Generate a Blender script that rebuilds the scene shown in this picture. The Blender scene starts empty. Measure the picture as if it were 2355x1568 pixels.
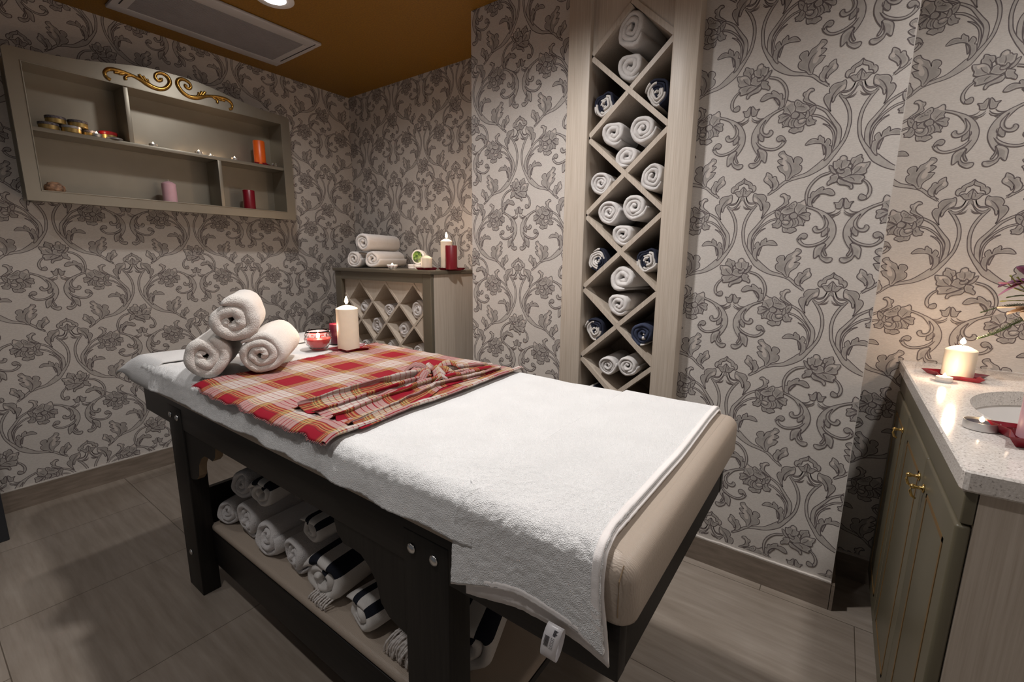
import bpy, bmesh, math, random
import numpy as np
from mathutils import Vector, Matrix, noise
from mathutils.geometry import tessellate_polygon
random.seed(7)
SC = bpy.context.scene
COL = SC.collection
PI = math.pi

# ------------------------------------------------------------------ camera
cam_d = bpy.data.cameras.new('camera'); cam = bpy.data.objects.new('camera', cam_d); COL.objects.link(cam)
cam_d.sensor_fit = 'HORIZONTAL'; cam_d.sensor_width = 36.0; cam_d.lens = 36.0 * 1035.57 / 2355.0
cam_d.clip_start = 0.02; cam_d.clip_end = 50
_R = ((0.80990636, 0.11370239, -0.57543328), (0.58647743, -0.14059509, 0.79766989), (0.00979388, -0.98351654, -0.18055274))
cam.matrix_world = Matrix(((_R[0][0], -_R[0][1], -_R[0][2], 0.0), (_R[1][0], -_R[1][1], -_R[1][2], 0.0),
                           (_R[2][0], -_R[2][1], -_R[2][2], 1.28), (0, 0, 0, 1)))
SC.camera = cam
# ------------------------------------------------------------------ world, exposure
W = bpy.data.worlds.new('world'); SC.world = W; W.use_nodes = True
W.node_tree.nodes['Background'].inputs[0].default_value = (0.92, 0.95, 1.0, 1)
W.node_tree.nodes['Background'].inputs[1].default_value = 0.07
SC.view_settings.view_transform = 'Standard'; SC.view_settings.look = 'None'
SC.view_settings.gamma = 1.0; SC.view_settings.use_curve_mapping = False
SC.view_settings.exposure = 0.35
# ------------------------------------------------------------------ room measures
XL, YB, YP, YN, ZC = -3.254, 2.308, 1.905, 2.16, 2.491
# ceiling downlights: x, y, watts
LAMPS = [(-2.345, 1.28, 10), (-0.98, 1.08, 29), (0.50, 1.42, 13), (-2.1, -0.1, 4), (-0.9, -0.1, 9), (0.5, -0.1, 4)]
for i, (lx, ly, lw) in enumerate(LAMPS):
    ld = bpy.data.lights.new('downlight_bulb', 'SPOT'); ld.energy = lw * 3.0; ld.color = (1.0, 0.97, 0.95)
    ld.spot_size = math.radians(168 if i == 0 else 150); ld.spot_blend = 1.0; ld.shadow_soft_size = 0.05
    lo = bpy.data.objects.new('downlight_bulb', ld); lo.location = (lx, ly, ZC - 0.022); COL.objects.link(lo)

# ------------------------------------------------------------------ materials
def nt(name):
    m = bpy.data.materials.new(name); m.use_nodes = True
    t = m.node_tree; return m, t, t.nodes['Principled BSDF']
def setc(b, col, rough=0.5, metal=0.0, spec=0.5):
    b.inputs['Base Color'].default_value = (*col, 1); b.inputs['Roughness'].default_value = rough
    b.inputs['Metallic'].default_value = metal; b.inputs['Specular IOR Level'].default_value = spec
def coords(t, kind='Object', scale=(1, 1, 1)):
    tc = t.nodes.new('ShaderNodeTexCoord'); mp = t.nodes.new('ShaderNodeMapping'); mp.inputs['Scale'].default_value = scale
    t.links.new(tc.outputs[kind], mp.inputs['Vector']); return mp.outputs['Vector']
def noise_n(t, vec, scale, detail=4, rough=0.5):
    n = t.nodes.new('ShaderNodeTexNoise'); n.inputs['Scale'].default_value = scale
    n.inputs['Detail'].default_value = detail; n.inputs['Roughness'].default_value = rough
    t.links.new(vec, n.inputs['Vector']); return n.outputs['Fac']
def ramp(t, fac, stops, interp='LINEAR'):
    r = t.nodes.new('ShaderNodeValToRGB'); e = r.color_ramp.elements; r.color_ramp.interpolation = interp
    while len(e) < len(stops): e.new(0.5)
    for el, (p, c) in zip(e, stops): el.position = p; el.color = (*c, 1)
    t.links.new(fac, r.inputs['Fac']); return r.outputs['Color']
def bump(t, b, h, strength=0.3, dist=0.001):
    n = t.nodes.new('ShaderNodeBump'); n.inputs['Strength'].default_value = strength; n.inputs['Distance'].default_value = dist
    t.links.new(h, n.inputs['Height']); t.links.new(n.outputs['Normal'], b.inputs['Normal'])
def mat_plain(name, col, rough=0.5, metal=0.0, var=0.06, scale=6.0, bs=0.0, bscale=200, spec=0.5, grain=None):
    m, t, b = nt(name); setc(b, col, rough, metal, spec)
    v = coords(t, 'Object', grain or (1, 1, 1))
    f = noise_n(t, v, scale)
    lo = tuple(max(0, c * (1 - var)) for c in col); hi = tuple(min(1, c * (1 + var)) for c in col)
    t.links.new(ramp(t, f, [(0.3, lo), (0.7, hi)]), b.inputs['Base Color'])
    if bs: bump(t, b, noise_n(t, coords(t, 'Object'), bscale, 3), bs, 0.001)
    return m
def mat_terry(name, col=(0.74, 0.71, 0.69), lump=0.0):
    m, t, b = nt(name); setc(b, col, 0.95, 0, 0.1)
    v = coords(t, 'Object')
    f = noise_n(t, v, 9, 3)
    t.links.new(ramp(t, f, [(0.3, tuple(c * 0.96 for c in col)), (0.7, tuple(min(1, c * 1.03) for c in col))]), b.inputs['Base Color'])
    vo = t.nodes.new('ShaderNodeTexVoronoi'); vo.inputs['Scale'].default_value = 620; t.links.new(v, vo.inputs['Vector'])
    n2 = noise_n(t, v, 330, 4, 0.6)
    ad = t.nodes.new('ShaderNodeMath'); ad.operation = 'ADD'
    t.links.new(vo.outputs['Distance'], ad.inputs[0]); t.links.new(n2, ad.inputs[1])
    out = ad.outputs[0]
    if lump:
        n3 = noise_n(t, v, 95, 3, 0.6); ml = t.nodes.new('ShaderNodeMath'); ml.operation = 'MULTIPLY_ADD'; ml.inputs[1].default_value = lump
        t.links.new(n3, ml.inputs[0]); t.links.new(out, ml.inputs[2]); out = ml.outputs[0]
    bump(t, b, out, 1.0, 0.0016)
    b.inputs['Sheen Weight'].default_value = 0.25; b.inputs['Sheen Roughness'].default_value = 0.6
    return m
def mat_stripe_cloth(name, bands, axis=0, base=(0.66, 0.63, 0.60), navy=(0.025, 0.028, 0.045)):
    # bands: list of (u0,u1) along uv axis coloured navy, with a herringbone weave in them
    m, t, b = nt(name); setc(b, base, 0.95, 0, 0.1)
    tc = t.nodes.new('ShaderNodeTexCoord'); sp = t.nodes.new('ShaderNodeSeparateXYZ'); t.links.new(tc.outputs['UV'], sp.inputs[0])
    stops = [(0.0, base)]
    for a, c in bands: stops += [(a, navy), (c, base)]
    col = ramp(t, sp.outputs[axis], stops, 'CONSTANT')
    wv = t.nodes.new('ShaderNodeTexWave'); wv.inputs['Scale'].default_value = 260; wv.wave_type = 'BANDS'; wv.bands_direction = 'DIAGONAL'
    t.links.new(coords(t, 'Object', (1, 1, 1)), wv.inputs['Vector'])
    mx = t.nodes.new('ShaderNodeMixRGB'); mx.blend_type = 'MULTIPLY'; mx.inputs[0].default_value = 0.25
    t.links.new(col, mx.inputs[1]); t.links.new(wv.outputs['Color'], mx.inputs[2])
    t.links.new(mx.outputs[0], b.inputs['Base Color'])
    bump(t, b, noise_n(t, coords(t, 'Object'), 350, 3), 0.4, 0.001)
    return m
def mat_wood(name, c1, c2, scale=(60, 60, 2.0), rough=0.45, dirscale=3.0, bs=0.1):
    m, t, b = nt(name); setc(b, c1, rough, 0, 0.3)
    f = noise_n(t, coords(t, 'Object', scale), dirscale, 4, 0.6)
    t.links.new(ramp(t, f, [(0.32, c1), (0.68, c2)]), b.inputs['Base Color'])
    bump(t, b, f, bs, 0.0006); return m
def mat_emit(name, col, power):
    m, t, b = nt(name); setc(b, col, 0.5)
    b.inputs['Emission Color'].default_value = (*col, 1); b.inputs['Emission Strength'].default_value = power; return m
def mat_glass(name, col=(1, 1, 1), rough=0.02):
    m, t, b = nt(name); setc(b, col, rough); b.inputs['Transmission Weight'].default_value = 1.0; b.inputs['IOR'].default_value = 1.45
    return m
def mat_wax(name, col, sss=0.15):
    m, t, b = nt(name); setc(b, col, 0.38)
    b.inputs['Subsurface Weight'].default_value = sss; b.inputs['Subsurface Radius'].default_value = (0.03, 0.02, 0.01)
    f = noise_n(t, coords(t), 30, 4)
    t.links.new(ramp(t, f, [(0.3, tuple(c * 0.94 for c in col)), (0.7, col)]), b.inputs['Base Color'])
    return m

M = {}
# wallpaper: warm silver ground with a fine woven bump, printed scrollwork
m, t, b = nt('wallpaper_ground'); setc(b, (0.50, 0.45, 0.41), 0.55, 0, 0.35)
v = coords(t, 'Generated'); vo = coords(t, 'Object', (1, 1, 6))
f = noise_n(t, vo, 140, 3); t.links.new(ramp(t, f, [(0.35, (0.50, 0.462, 0.428)), (0.65, (0.58, 0.54, 0.50))]), b.inputs['Base Color'])
bump(t, b, f, 0.35, 0.0008); M['wp0'] = m
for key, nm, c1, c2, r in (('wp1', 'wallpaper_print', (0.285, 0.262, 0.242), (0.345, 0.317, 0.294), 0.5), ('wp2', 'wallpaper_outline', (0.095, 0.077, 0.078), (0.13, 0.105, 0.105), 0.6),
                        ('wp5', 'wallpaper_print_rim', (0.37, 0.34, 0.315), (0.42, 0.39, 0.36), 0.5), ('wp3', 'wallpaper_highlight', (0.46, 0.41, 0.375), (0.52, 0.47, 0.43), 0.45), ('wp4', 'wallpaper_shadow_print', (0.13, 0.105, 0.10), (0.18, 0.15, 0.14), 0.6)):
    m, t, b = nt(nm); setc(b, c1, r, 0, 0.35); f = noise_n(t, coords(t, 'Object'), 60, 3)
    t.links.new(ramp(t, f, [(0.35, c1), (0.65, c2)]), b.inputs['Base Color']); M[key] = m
# floor: large porcelain tiles with travertine streaks
m, t, b = nt('floor_tile'); setc(b, (0.25, 0.2, 0.16), 0.42)
f = noise_n(t, coords(t, 'Object', (1.6, 16, 1)), 2.2, 7, 0.62)
f2 = noise_n(t, coords(t, 'Object', (1, 1, 1)), 3.0, 3)
c1 = ramp(t, f, [(0.28, (0.225, 0.187, 0.152)), (0.5, (0.28, 0.237, 0.198)), (0.75, (0.34, 0.295, 0.25))])
c2 = ramp(t, f2, [(0.3, (0.85, 0.83, 0.80)), (0.7, (1.0, 1.0, 1.0))])
mx = t.nodes.new('ShaderNodeMixRGB'); mx.blend_type = 'MULTIPLY'; mx.inputs[0].default_value = 1.0
t.links.new(c1, mx.inputs[1]); t.links.new(c2, mx.inputs[2])
br = t.nodes.new('ShaderNodeTexBrick'); br.inputs['Scale'].default_value = 1.0; br.inputs['Mortar Size'].default_value = 0.0016
br.inputs['Brick Width'].default_value = 0.60; br.inputs['Row Height'].default_value = 0.60; br.inputs['Mortar Smooth'].default_value = 0.1
br.inputs['Color1'].default_value = (1, 1, 1, 1); br.inputs['Color2'].default_value = (0.93, 0.93, 0.93, 1); br.inputs['Mortar'].default_value = (0.35, 0.33, 0.3, 1)
mp = t.nodes.new('ShaderNodeMapping'); mp.inputs['Location'].default_value = (0.12, -0.055, 0)
tc = t.nodes.new('ShaderNodeTexCoord'); t.links.new(tc.outputs['Object'], mp.inputs['Vector']); t.links.new(mp.outputs[0], br.inputs['Vector'])
mx2 = t.nodes.new('ShaderNodeMixRGB'); mx2.blend_type = 'MULTIPLY'; mx2.inputs[0].default_value = 1.0
t.links.new(mx.outputs[0], mx2.inputs[1]); t.links.new(br.outputs['Color'], mx2.inputs[2]); t.links.new(mx2.outputs[0], b.inputs['Base Color'])
bump(t, b, f, 0.12, 0.0008); M['floor'] = m
M['ceiling'] = None
m, t, b = nt('ceiling_gold_plaster'); setc(b, (0.5, 0.22, 0.02), 0.5)
f = noise_n(t, coords(t, 'Object'), 120, 5, 0.7); t.links.new(ramp(t, f, [(0.35, (0.17, 0.077, 0.002)), (0.62, (0.26, 0.12, 0.003)), (0.8, (0.42, 0.22, 0.012))]), b.inputs['Base Color'])
bump(t, b, f, 0.5, 0.002); M['ceiling'] = m
M['skirt'] = mat_wood('skirting_stone', (0.17, 0.135, 0.105), (0.25, 0.20, 0.16), (3, 3, 20), 0.4)
M['grout'] = mat_plain('plaster_edge', (0.5, 0.46, 0.42), 0.8, bs=0.5, bscale=120)
M['ash'] = mat_wood('pale_ash_veneer', (0.42, 0.355, 0.29), (0.52, 0.455, 0.385), (70, 70, 1.5), 0.4)
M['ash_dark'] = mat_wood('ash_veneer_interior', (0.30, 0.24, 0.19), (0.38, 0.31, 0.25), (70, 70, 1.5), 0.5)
M['taupe'] = mat_plain('taupe_lacquer', (0.10, 0.084, 0.060), 0.35, var=0.04)
M['olive'] = mat_plain('olive_grey_lacquer', (0.115, 0.10, 0.065), 0.38, var=0.05)
M['gilt_line'] = mat_plain('antique_gold_groove', (0.20, 0.115, 0.04), 0.5, 0.3)
M['champagne'] = mat_plain('champagne_lacquer', (0.31, 0.285, 0.235), 0.40, 0.8, var=0.05, bs=0.05)
M['gold'] = mat_plain('antique_gold_leaf', (0.42, 0.23, 0.05), 0.25, 0.9, var=0.35, scale=60)
M['brass'] = mat_plain('polished_brass', (0.85, 0.6, 0.22), 0.15, 1.0)
M['steel'] = mat_plain('steel', (0.6, 0.6, 0.6), 0.25, 1.0)
M['alu'] = mat_plain('aluminium_cup', (0.7, 0.69, 0.68), 0.35, 0.9)
M['wenge'] = mat_wood('wenge_stained_wood', (0.006, 0.005, 0.0045), (0.014, 0.012, 0.010), (50, 50, 2.0), 0.45)
M['wenge_h'] = mat_wood('wenge_stained_rail', (0.006, 0.005, 0.0045), (0.013, 0.011, 0.010), (2, 50, 50), 0.42)
M['raw'] = mat_plain('raw_plywood_edge', (0.22, 0.15, 0.085), 0.6)
# grained cream leather
m, t, b = nt('cream_leather'); setc(b, (0.37, 0.305, 0.248), 0.42, 0, 0.4)
wv = t.nodes.new('ShaderNodeTexWave'); wv.inputs['Scale'].default_value = 95; wv.inputs['Distortion'].default_value = 12; wv.inputs['Detail'].default_value = 3; wv.inputs['Detail Scale'].default_value = 0.7
wv.bands_direction = 'Y'; t.links.new(coords(t, 'Object'), wv.inputs['Vector']); bump(t, b, wv.outputs['Fac'], 0.28, 0.0008); M['leather'] = m
M['terry'] = mat_terry('white_terry', lump=1.6)
M['terry_sheet'] = mat_terry('white_terry_sheet', (0.75, 0.745, 0.74))
M['terry_warm'] = mat_terry('ivory_terry', (0.70, 0.655, 0.61), 1.8)
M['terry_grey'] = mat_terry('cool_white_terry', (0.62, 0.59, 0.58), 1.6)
M['hem'] = mat_plain('woven_hem', (0.72, 0.68, 0.66), 0.85, bs=0.4, bscale=500)
M['pesh_end'] = mat_stripe_cloth('navy_striped_cloth_rolled', [(0.10, 0.16), (0.24, 0.30), (0.45, 0.52), (0.66, 0.72), (0.84, 0.97)], 0)
M['pesh_navy'] = mat_stripe_cloth('navy_cloth', [(0.04, 0.30), (0.33, 0.98)], 0, navy=(0.05, 0.06, 0.10))
M['pesh_band'] = mat_stripe_cloth('white_cloth_navy_bands', [(0.40, 0.44), (0.83, 0.875), (0.915, 0.955)], 0, navy=(0.016, 0.018, 0.026))
M['thread_red'] = mat_plain('red_and_cream_threads', (0.30, 0.09, 0.09), 0.9, var=0.5, scale=80)
M['fringe'] = mat_plain('twisted_fringe', (0.6, 0.56, 0.53), 0.9, bs=0.5)
M['wax_ivory'] = mat_wax('ivory_wax', (0.80, 0.69, 0.54))
M['wax_red'] = mat_wax('red_wax', (0.17, 0.002, 0.010), 0.05)
M['wax_red_hot'] = mat_wax('molten_red_wax', (0.75, 0.045, 0.045), 0.1)
M['wax_dark'] = mat_wax('burgundy_wax', (0.075, 0.004, 0.015), 0.03)
M['wax_pink'] = mat_wax('pink_wax', (0.66, 0.40, 0.45), 0.1)
M['wax_orange'] = mat_wax('orange_wax', (0.62, 0.10, 0.008), 0.08)
M['wax_white'] = mat_wax('white_wax', (0.7, 0.66, 0.62), 0.2)
M['wax_night'] = mat_plain('dark_blue_wax', (0.015, 0.015, 0.03), 0.55)
M['wax_green'] = mat_plain('green_wax', (0.22, 0.30, 0.05), 0.4)
M['dish_red'] = mat_plain('red_lacquer', (0.19, 0.002, 0.012), 0.25)
M['wick'] = mat_plain('charred_wick', (0.02, 0.015, 0.01), 0.9)
M['wick_white'] = mat_plain('cotton_wick', (0.7, 0.66, 0.58), 0.9)
M['flame'] = mat_emit('flame', (1.0, 0.72, 0.42), 22)
M['glass'] = mat_glass('clear_glass')
M['porcelain'] = mat_plain('white_porcelain', (0.72, 0.70, 0.68), 0.15)
M['china_red'] = mat_plain('painted_flower_red', (0.30, 0.05, 0.10), 0.4)
M['china_green'] = mat_plain('painted_leaf', (0.05, 0.12, 0.06), 0.4)
M['plastic_white'] = mat_plain('white_plastic', (0.72, 0.70, 0.69), 0.3)
M['vent_white'] = mat_plain('vent_white', (0.42, 0.40, 0.40), 0.5)
M['vent_grey'] = mat_plain('vent_grey', (0.26, 0.245, 0.255), 0.6)
M['black_gap'] = mat_plain('dark_gap', (0.01, 0.01, 0.01), 0.8)
M['bulb'] = mat_emit('bulb_glow', (1.0, 0.97, 0.95), 12)
# speckled quartz
m, t, b = nt('speckled_quartz'); setc(b, (0.62, 0.57, 0.53), 0.12)
f = noise_n(t, coords(t), 260, 2); f2 = noise_n(t, coords(t), 30, 3)
c1 = ramp(t, f, [(0.30, (0.28, 0.25, 0.23)), (0.40, (0.60, 0.56, 0.52)), (0.60, (0.66, 0.62, 0.58)), (0.72, (0.78, 0.75, 0.72))])
t.links.new(c1, b.inputs['Base Color']); M['quartz'] = m
M['tin_gold'] = mat_plain('gold_tin', (0.45, 0.32, 0.12), 0.35, 0.8)
M['tin_dark'] = mat_plain('patterned_dark_lid', (0.10, 0.09, 0.10), 0.35, 0.2, var=0.9, scale=150)
M['tin_red'] = mat_plain('red_lid', (0.35, 0.01, 0.015), 0.3)
M['tin_silver'] = mat_plain('silver_lid', (0.4, 0.39, 0.4), 0.35, 0.7)
M['potpourri'] = mat_plain('carved_shell', (0.30, 0.17, 0.10), 0.6, var=0.7, scale=60)
M['charcoal'] = mat_plain('charcoal_lacquer', (0.02, 0.022, 0.027), 0.4)
M['petal_purple'] = mat_plain('purple_petal', (0.20, 0.055, 0.14), 0.5, var=0.4, scale=30)
M['petal_pink'] = mat_plain('pink_petal', (0.42, 0.17, 0.24), 0.5, var=0.2, scale=30)
M['petal_cream'] = mat_plain('cream_petal', (0.62, 0.47, 0.33), 0.5, var=0.15, scale=30)
M['leaf'] = mat_plain('green_leaf', (0.05, 0.08, 0.02), 0.45, var=0.4, scale=20)
M['leaf_yellow'] = mat_plain('yellow_green_stem', (0.22, 0.22, 0.04), 0.5, var=0.3)
M['label_white'] = mat_plain('satin_label', (0.72, 0.70, 0.72), 0.3)
M['ink'] = mat_plain('black_ink', (0.03, 0.03, 0.04), 0.6)
# red checked cloth, woven pattern from uv (metres)
def mat_plaid():
    m, t, b = nt('red_checked_cloth'); setc(b, (0.4, 0.05, 0.05), 0.9, 0, 0.15)
    tc = t.nodes.new('ShaderNodeTexCoord'); sp = t.nodes.new('ShaderNodeSeparateXYZ'); t.links.new(tc.outputs['UV'], sp.inputs[0])
    RED = (0.21, 0.005, 0.015); CR = (0.42, 0.365, 0.33); YE = (0.40, 0.29, 0.11); OR_ = (0.26, 0.05, 0.025); BK = (0.02, 0.02, 0.02)
    def yarn(out, per, off):
        d = t.nodes.new('ShaderNodeMath'); d.operation = 'DIVIDE'; d.inputs[1].default_value = per; t.links.new(out, d.inputs[0])
        a = t.nodes.new('ShaderNodeMath'); a.operation = 'ADD'; a.inputs[1].default_value = off; t.links.new(d.outputs[0], a.inputs[0])
        fr = t.nodes.new('ShaderNodeMath'); fr.operation = 'FRACT'; t.links.new(a.outputs[0], fr.inputs[0])
        st = [(0.0, RED)]
        for o_, nxt in ((0.355, CR), (0.855, RED)):
            st += [(o_, BK), (o_ + 0.008, OR_), (o_ + 0.03, YE), (o_ + 0.042, BK), (o_ + 0.053, YE), (o_ + 0.070, OR_), (o_ + 0.085, BK), (o_ + 0.093, YE), (o_ + 0.115, OR_), (o_ + 0.13, BK), (o_ + 0.138, nxt)]
        st += [(0.56, RED), (0.568, CR), (0.625, RED), (0.633, CR), (0.70, RED), (0.715, CR), (0.77, RED), (0.778, CR)]
        st.sort()
        return ramp(t, fr.outputs[0], st, 'CONSTANT')
    a = yarn(sp.outputs[0], 0.226, 0.1); c = yarn(sp.outputs[1], 0.226, 0.25)
    mx = t.nodes.new('ShaderNodeMixRGB'); mx.inputs[0].default_value = 0.5; t.links.new(a, mx.inputs[1]); t.links.new(c, mx.inputs[2])
    t.links.new(mx.outputs[0], b.inputs['Base Color'])
    bump(t, b, noise_n(t, coords(t, 'UV'), 900, 2), 0.3, 0.0006); return m
M['plaid'] = mat_plaid()

# ------------------------------------------------------------------ mesh helpers
class MB:
    def __init__(s): s.v = []; s.f = []; s.mi = []; s.uv = []
    def add(s, vs, fs, mi=0, uvs=None):
        o = len(s.v); s.v += [tuple(p) for p in vs]; s.uv += (list(uvs) if uvs is not None else [(0, 0)] * len(vs))
        for f in fs: s.f.append(tuple(o + i for i in f)); s.mi.append(mi)
        return s
    def box(s, x0, x1, y0, y1, z0, z1, mi=0, bev=0.0):
        x0, x1 = min(x0, x1), max(x0, x1); y0, y1 = min(y0, y1), max(y0, y1); z0, z1 = min(z0, z1), max(z0, z1)
        if bev <= 0:
            vs = [(x, y, z) for z in (z0, z1) for y in (y0, y1) for x in (x0, x1)]
            return s.add(vs, [(0, 2, 3, 1), (4, 5, 7, 6), (0, 1, 5, 4), (2, 6, 7, 3), (0, 4, 6, 2), (1, 3, 7, 5)], mi)
        bm = bmesh.new(); bmesh.ops.create_cube(bm, size=1)
        for v in bm.verts: v.co = Vector(((x0 + x1) / 2 + v.co.x * (x1 - x0), (y0 + y1) / 2 + v.co.y * (y1 - y0), (z0 + z1) / 2 + v.co.z * (z1 - z0)))
        bmesh.ops.bevel(bm, geom=bm.edges[:], offset=min(bev, 0.49 * min(x1 - x0, y1 - y0, z1 - z0)), segments=3, profile=0.5, affect='EDGES')
        return s.bm(bm, mi)
    def bm(s, bm, mi=0):
        bm.verts.ensure_lookup_table(); bm.verts.index_update()
        s.add([v.co.copy() for v in bm.verts], [[v.index for v in f.verts] for f in bm.faces], mi); bm.free(); return s
    def lathe(s, prof, n=32, mi=0, c=(0, 0, 0), sx=1, sy=1):
        vs = []; fs = []
        for r, z in prof:
            for k in range(n):
                a = 2 * PI * k / n; vs.append((c[0] + r * math.cos(a) * sx, c[1] + r * math.sin(a) * sy, c[2] + z))
        for i in range(len(prof) - 1):
            for k in range(n): fs.append((i * n + k, i * n + (k + 1) % n, (i + 1) * n + (k + 1) % n, (i + 1) * n + k))
        if prof[0][0] > 1e-6: fs.append(tuple(reversed(range(n))))
        if prof[-1][0] > 1e-6: fs.append(tuple((len(prof) - 1) * n + k for k in range(n)))
        return s.add(vs, fs, mi)
    def prism(s, poly, fn, h0, h1, mi=0):
        n = len(poly); vs = [fn(a, b, h0) for a, b in poly] + [fn(a, b, h1) for a, b in poly]
        tr = tessellate_polygon([[Vector((a, b, 0)) for a, b in poly]])
        fs = [tuple(t_) for t_ in tr] + [tuple(n + i for i in reversed(t_)) for t_ in tr]
        fs += [(i, (i + 1) % n, n + (i + 1) % n, n + i) for i in range(n)]
        return s.add(vs, fs, mi)
    def tube(s, pts, rad, n=8, mi=0, flat=1.0, up=Vector((0, 0, 1))):
        pts = [Vector(p) for p in pts]; R = rad if isinstance(rad, (list, tuple)) else [rad] * len(pts)
        vs = []; fs = []
        for i, p in enumerate(pts):
            d = (pts[min(i + 1, len(pts) - 1)] - pts[max(i - 1, 0)]).normalized()
            a = d.cross(up);
            if a.length < 1e-4: a = d.cross(Vector((1, 0, 0)))
            a.normalize(); bb = a.cross(d).normalized()
            for k in range(n):
                an = 2 * PI * k / n; vs.append(p + a * math.cos(an) * R[i] + bb * math.sin(an) * R[i] * flat)
        for i in range(len(pts) - 1):
            for k in range(n): fs.append((i * n + k, i * n + (k + 1) % n, (i + 1) * n + (k + 1) % n, (i + 1) * n + k))
        fs.append(tuple(reversed(range(n)))); fs.append(tuple((len(pts) - 1) * n + k for k in range(n)))
        return s.add(vs, fs, mi)
    def grid(s, fn, nu, nv, mi=0, uvfn=None, thick=0.0):
        # fn(i/nu, j/nv) -> point ; closed solid sheet when thick > 0
        P = [[Vector(fn(i / nu, j / nv)) for j in range(nv + 1)] for i in range(nu + 1)]
        def uv(i, j): return uvfn(i / nu, j / nv) if uvfn else (i / nu, j / nv)
        idx = lambda i, j: i * (nv + 1) + j
        vs = [P[i][j] for i in range(nu + 1) for j in range(nv + 1)]; uvs = [uv(i, j) for i in range(nu + 1) for j in range(nv + 1)]
        fs = [(idx(i, j), idx(i + 1, j), idx(i + 1, j + 1), idx(i, j + 1)) for i in range(nu) for j in range(nv)]
        if thick:
            N = []
            for i in range(nu + 1):
                for j in range(nv + 1):
                    du = P[min(i + 1, nu)][j] - P[max(i - 1, 0)][j]; dv = P[i][min(j + 1, nv)] - P[i][max(j - 1, 0)]
                    nn = du.cross(dv); N.append(nn.normalized() if nn.length > 0 else Vector((0, 0, 1)))
            o = len(vs); vs = vs + [vs[k] - N[k] * thick for k in range(o)]; uvs = uvs + uvs
            fs = fs + [tuple(o + q for q in reversed(f)) for f in fs]
            ring = [idx(i, 0) for i in range(nu + 1)] + [idx(nu, j) for j in range(1, nv + 1)] + [idx(i, nv) for i in range(nu - 1, -1, -1)] + [idx(0, j) for j in range(nv - 1, 0, -1)]
            L = len(ring); fs += [(ring[k], o + ring[k], o + ring[(k + 1) % L], ring[(k + 1) % L]) for k in range(L)]
        return s.add(vs, fs, mi, uvs)
    def mesh(s, name, mats, smooth=False, off=(0, 0, 0)):
        me = bpy.data.meshes.new(name); o = Vector(off)
        me.from_pydata([tuple(Vector(p) - o) for p in s.v], [], s.f)
        for m_ in (mats if isinstance(mats, (list, tuple)) else [mats]): me.materials.append(M[m_] if isinstance(m_, str) else m_)
        me.polygons.foreach_set('material_index', s.mi)
        if any(u != (0, 0) for u in s.uv):
            ul = me.uv_layers.new(name='uv'); li = np.zeros(len(me.loops), dtype=np.int32); me.loops.foreach_get('vertex_index', li)
            ul.data.foreach_set('uv', np.array(s.uv, dtype=np.float32)[li].ravel())
        if smooth: me.polygons.foreach_set('use_smooth', [True] * len(s.f))
        me.update(); return me
def wloc(o):
    p = Vector((0, 0, 0))
    while o: p += o.location; o = o.parent
    return p
def obj(name, mb, mats, parent=None, smooth=False, loc=None, auto=False, label=None):
    """geometry in mb is in world metres; becomes one mesh object, a child when parent is given"""
    base = wloc(parent) if parent else Vector((0, 0, 0))
    lw = Vector(loc) if loc is not None else base
    me = mb.mesh(name, mats, smooth or auto, lw)
    if auto: me.set_sharp_from_angle(angle=math.radians(38))
    o = bpy.data.objects.new(name, me); COL.objects.link(o); o.parent = parent; o.location = lw - base
    if label: o['label'] = label
    return o
def thing(name, label, cat, loc=(0, 0, 0), group=None):
    o = bpy.data.objects.new(name, None); COL.objects.link(o); o.location = loc; o.empty_display_size = 0.05
    return tag(o, label, cat, group)
def tag(o, label, cat, group=None):
    o['label'] = label; o['category'] = cat
    if group: o['group'] = group
    return o
def struct(name, mb, mats, parent=None, **k):
    o = obj(name, mb, mats, parent, **k); o['kind'] = 'structure'; return o
def dup(root, loc=None, rotz=None, scale=None, parent=None):
    c = root.copy(); COL.objects.link(c); c.parent = parent
    if loc is not None: c.location = loc
    if rotz is not None: c.rotation_euler = (0, 0, rotz)
    if scale is not None: c.scale = scale
    for ch in list(root.children):
        d = ch.copy(); COL.objects.link(d); d.parent = c
        for g in list(ch.children):
            e = g.copy(); COL.objects.link(e); e.parent = d
    return c
def catmull(P, n, closed=False):
    P = [Vector((*p, 0)) if len(p) == 2 else Vector(p) for p in P]; N = len(P); out = []
    rng = range(N) if closed else range(N - 1)
    for i in rng:
        if closed: a, b_, c, d = P[(i - 1) % N], P[i], P[(i + 1) % N], P[(i + 2) % N]
        else: a, b_, c, d = P[max(i - 1, 0)], P[i], P[i + 1], P[min(i + 2, N - 1)]
        for k in range(n):
            q = k / n; q2 = q * q; q3 = q2 * q
            out.append(0.5 * ((2 * b_) + (c - a) * q + (2 * a - 5 * b_ + 4 * c - d) * q2 + (3 * b_ - a - 3 * c + d) * q3))
    if not closed: out.append(P[-1].copy())
    return out
def nz(x, y=0.0, z=0.0): return noise.noise(Vector((x, y, z)))

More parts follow.
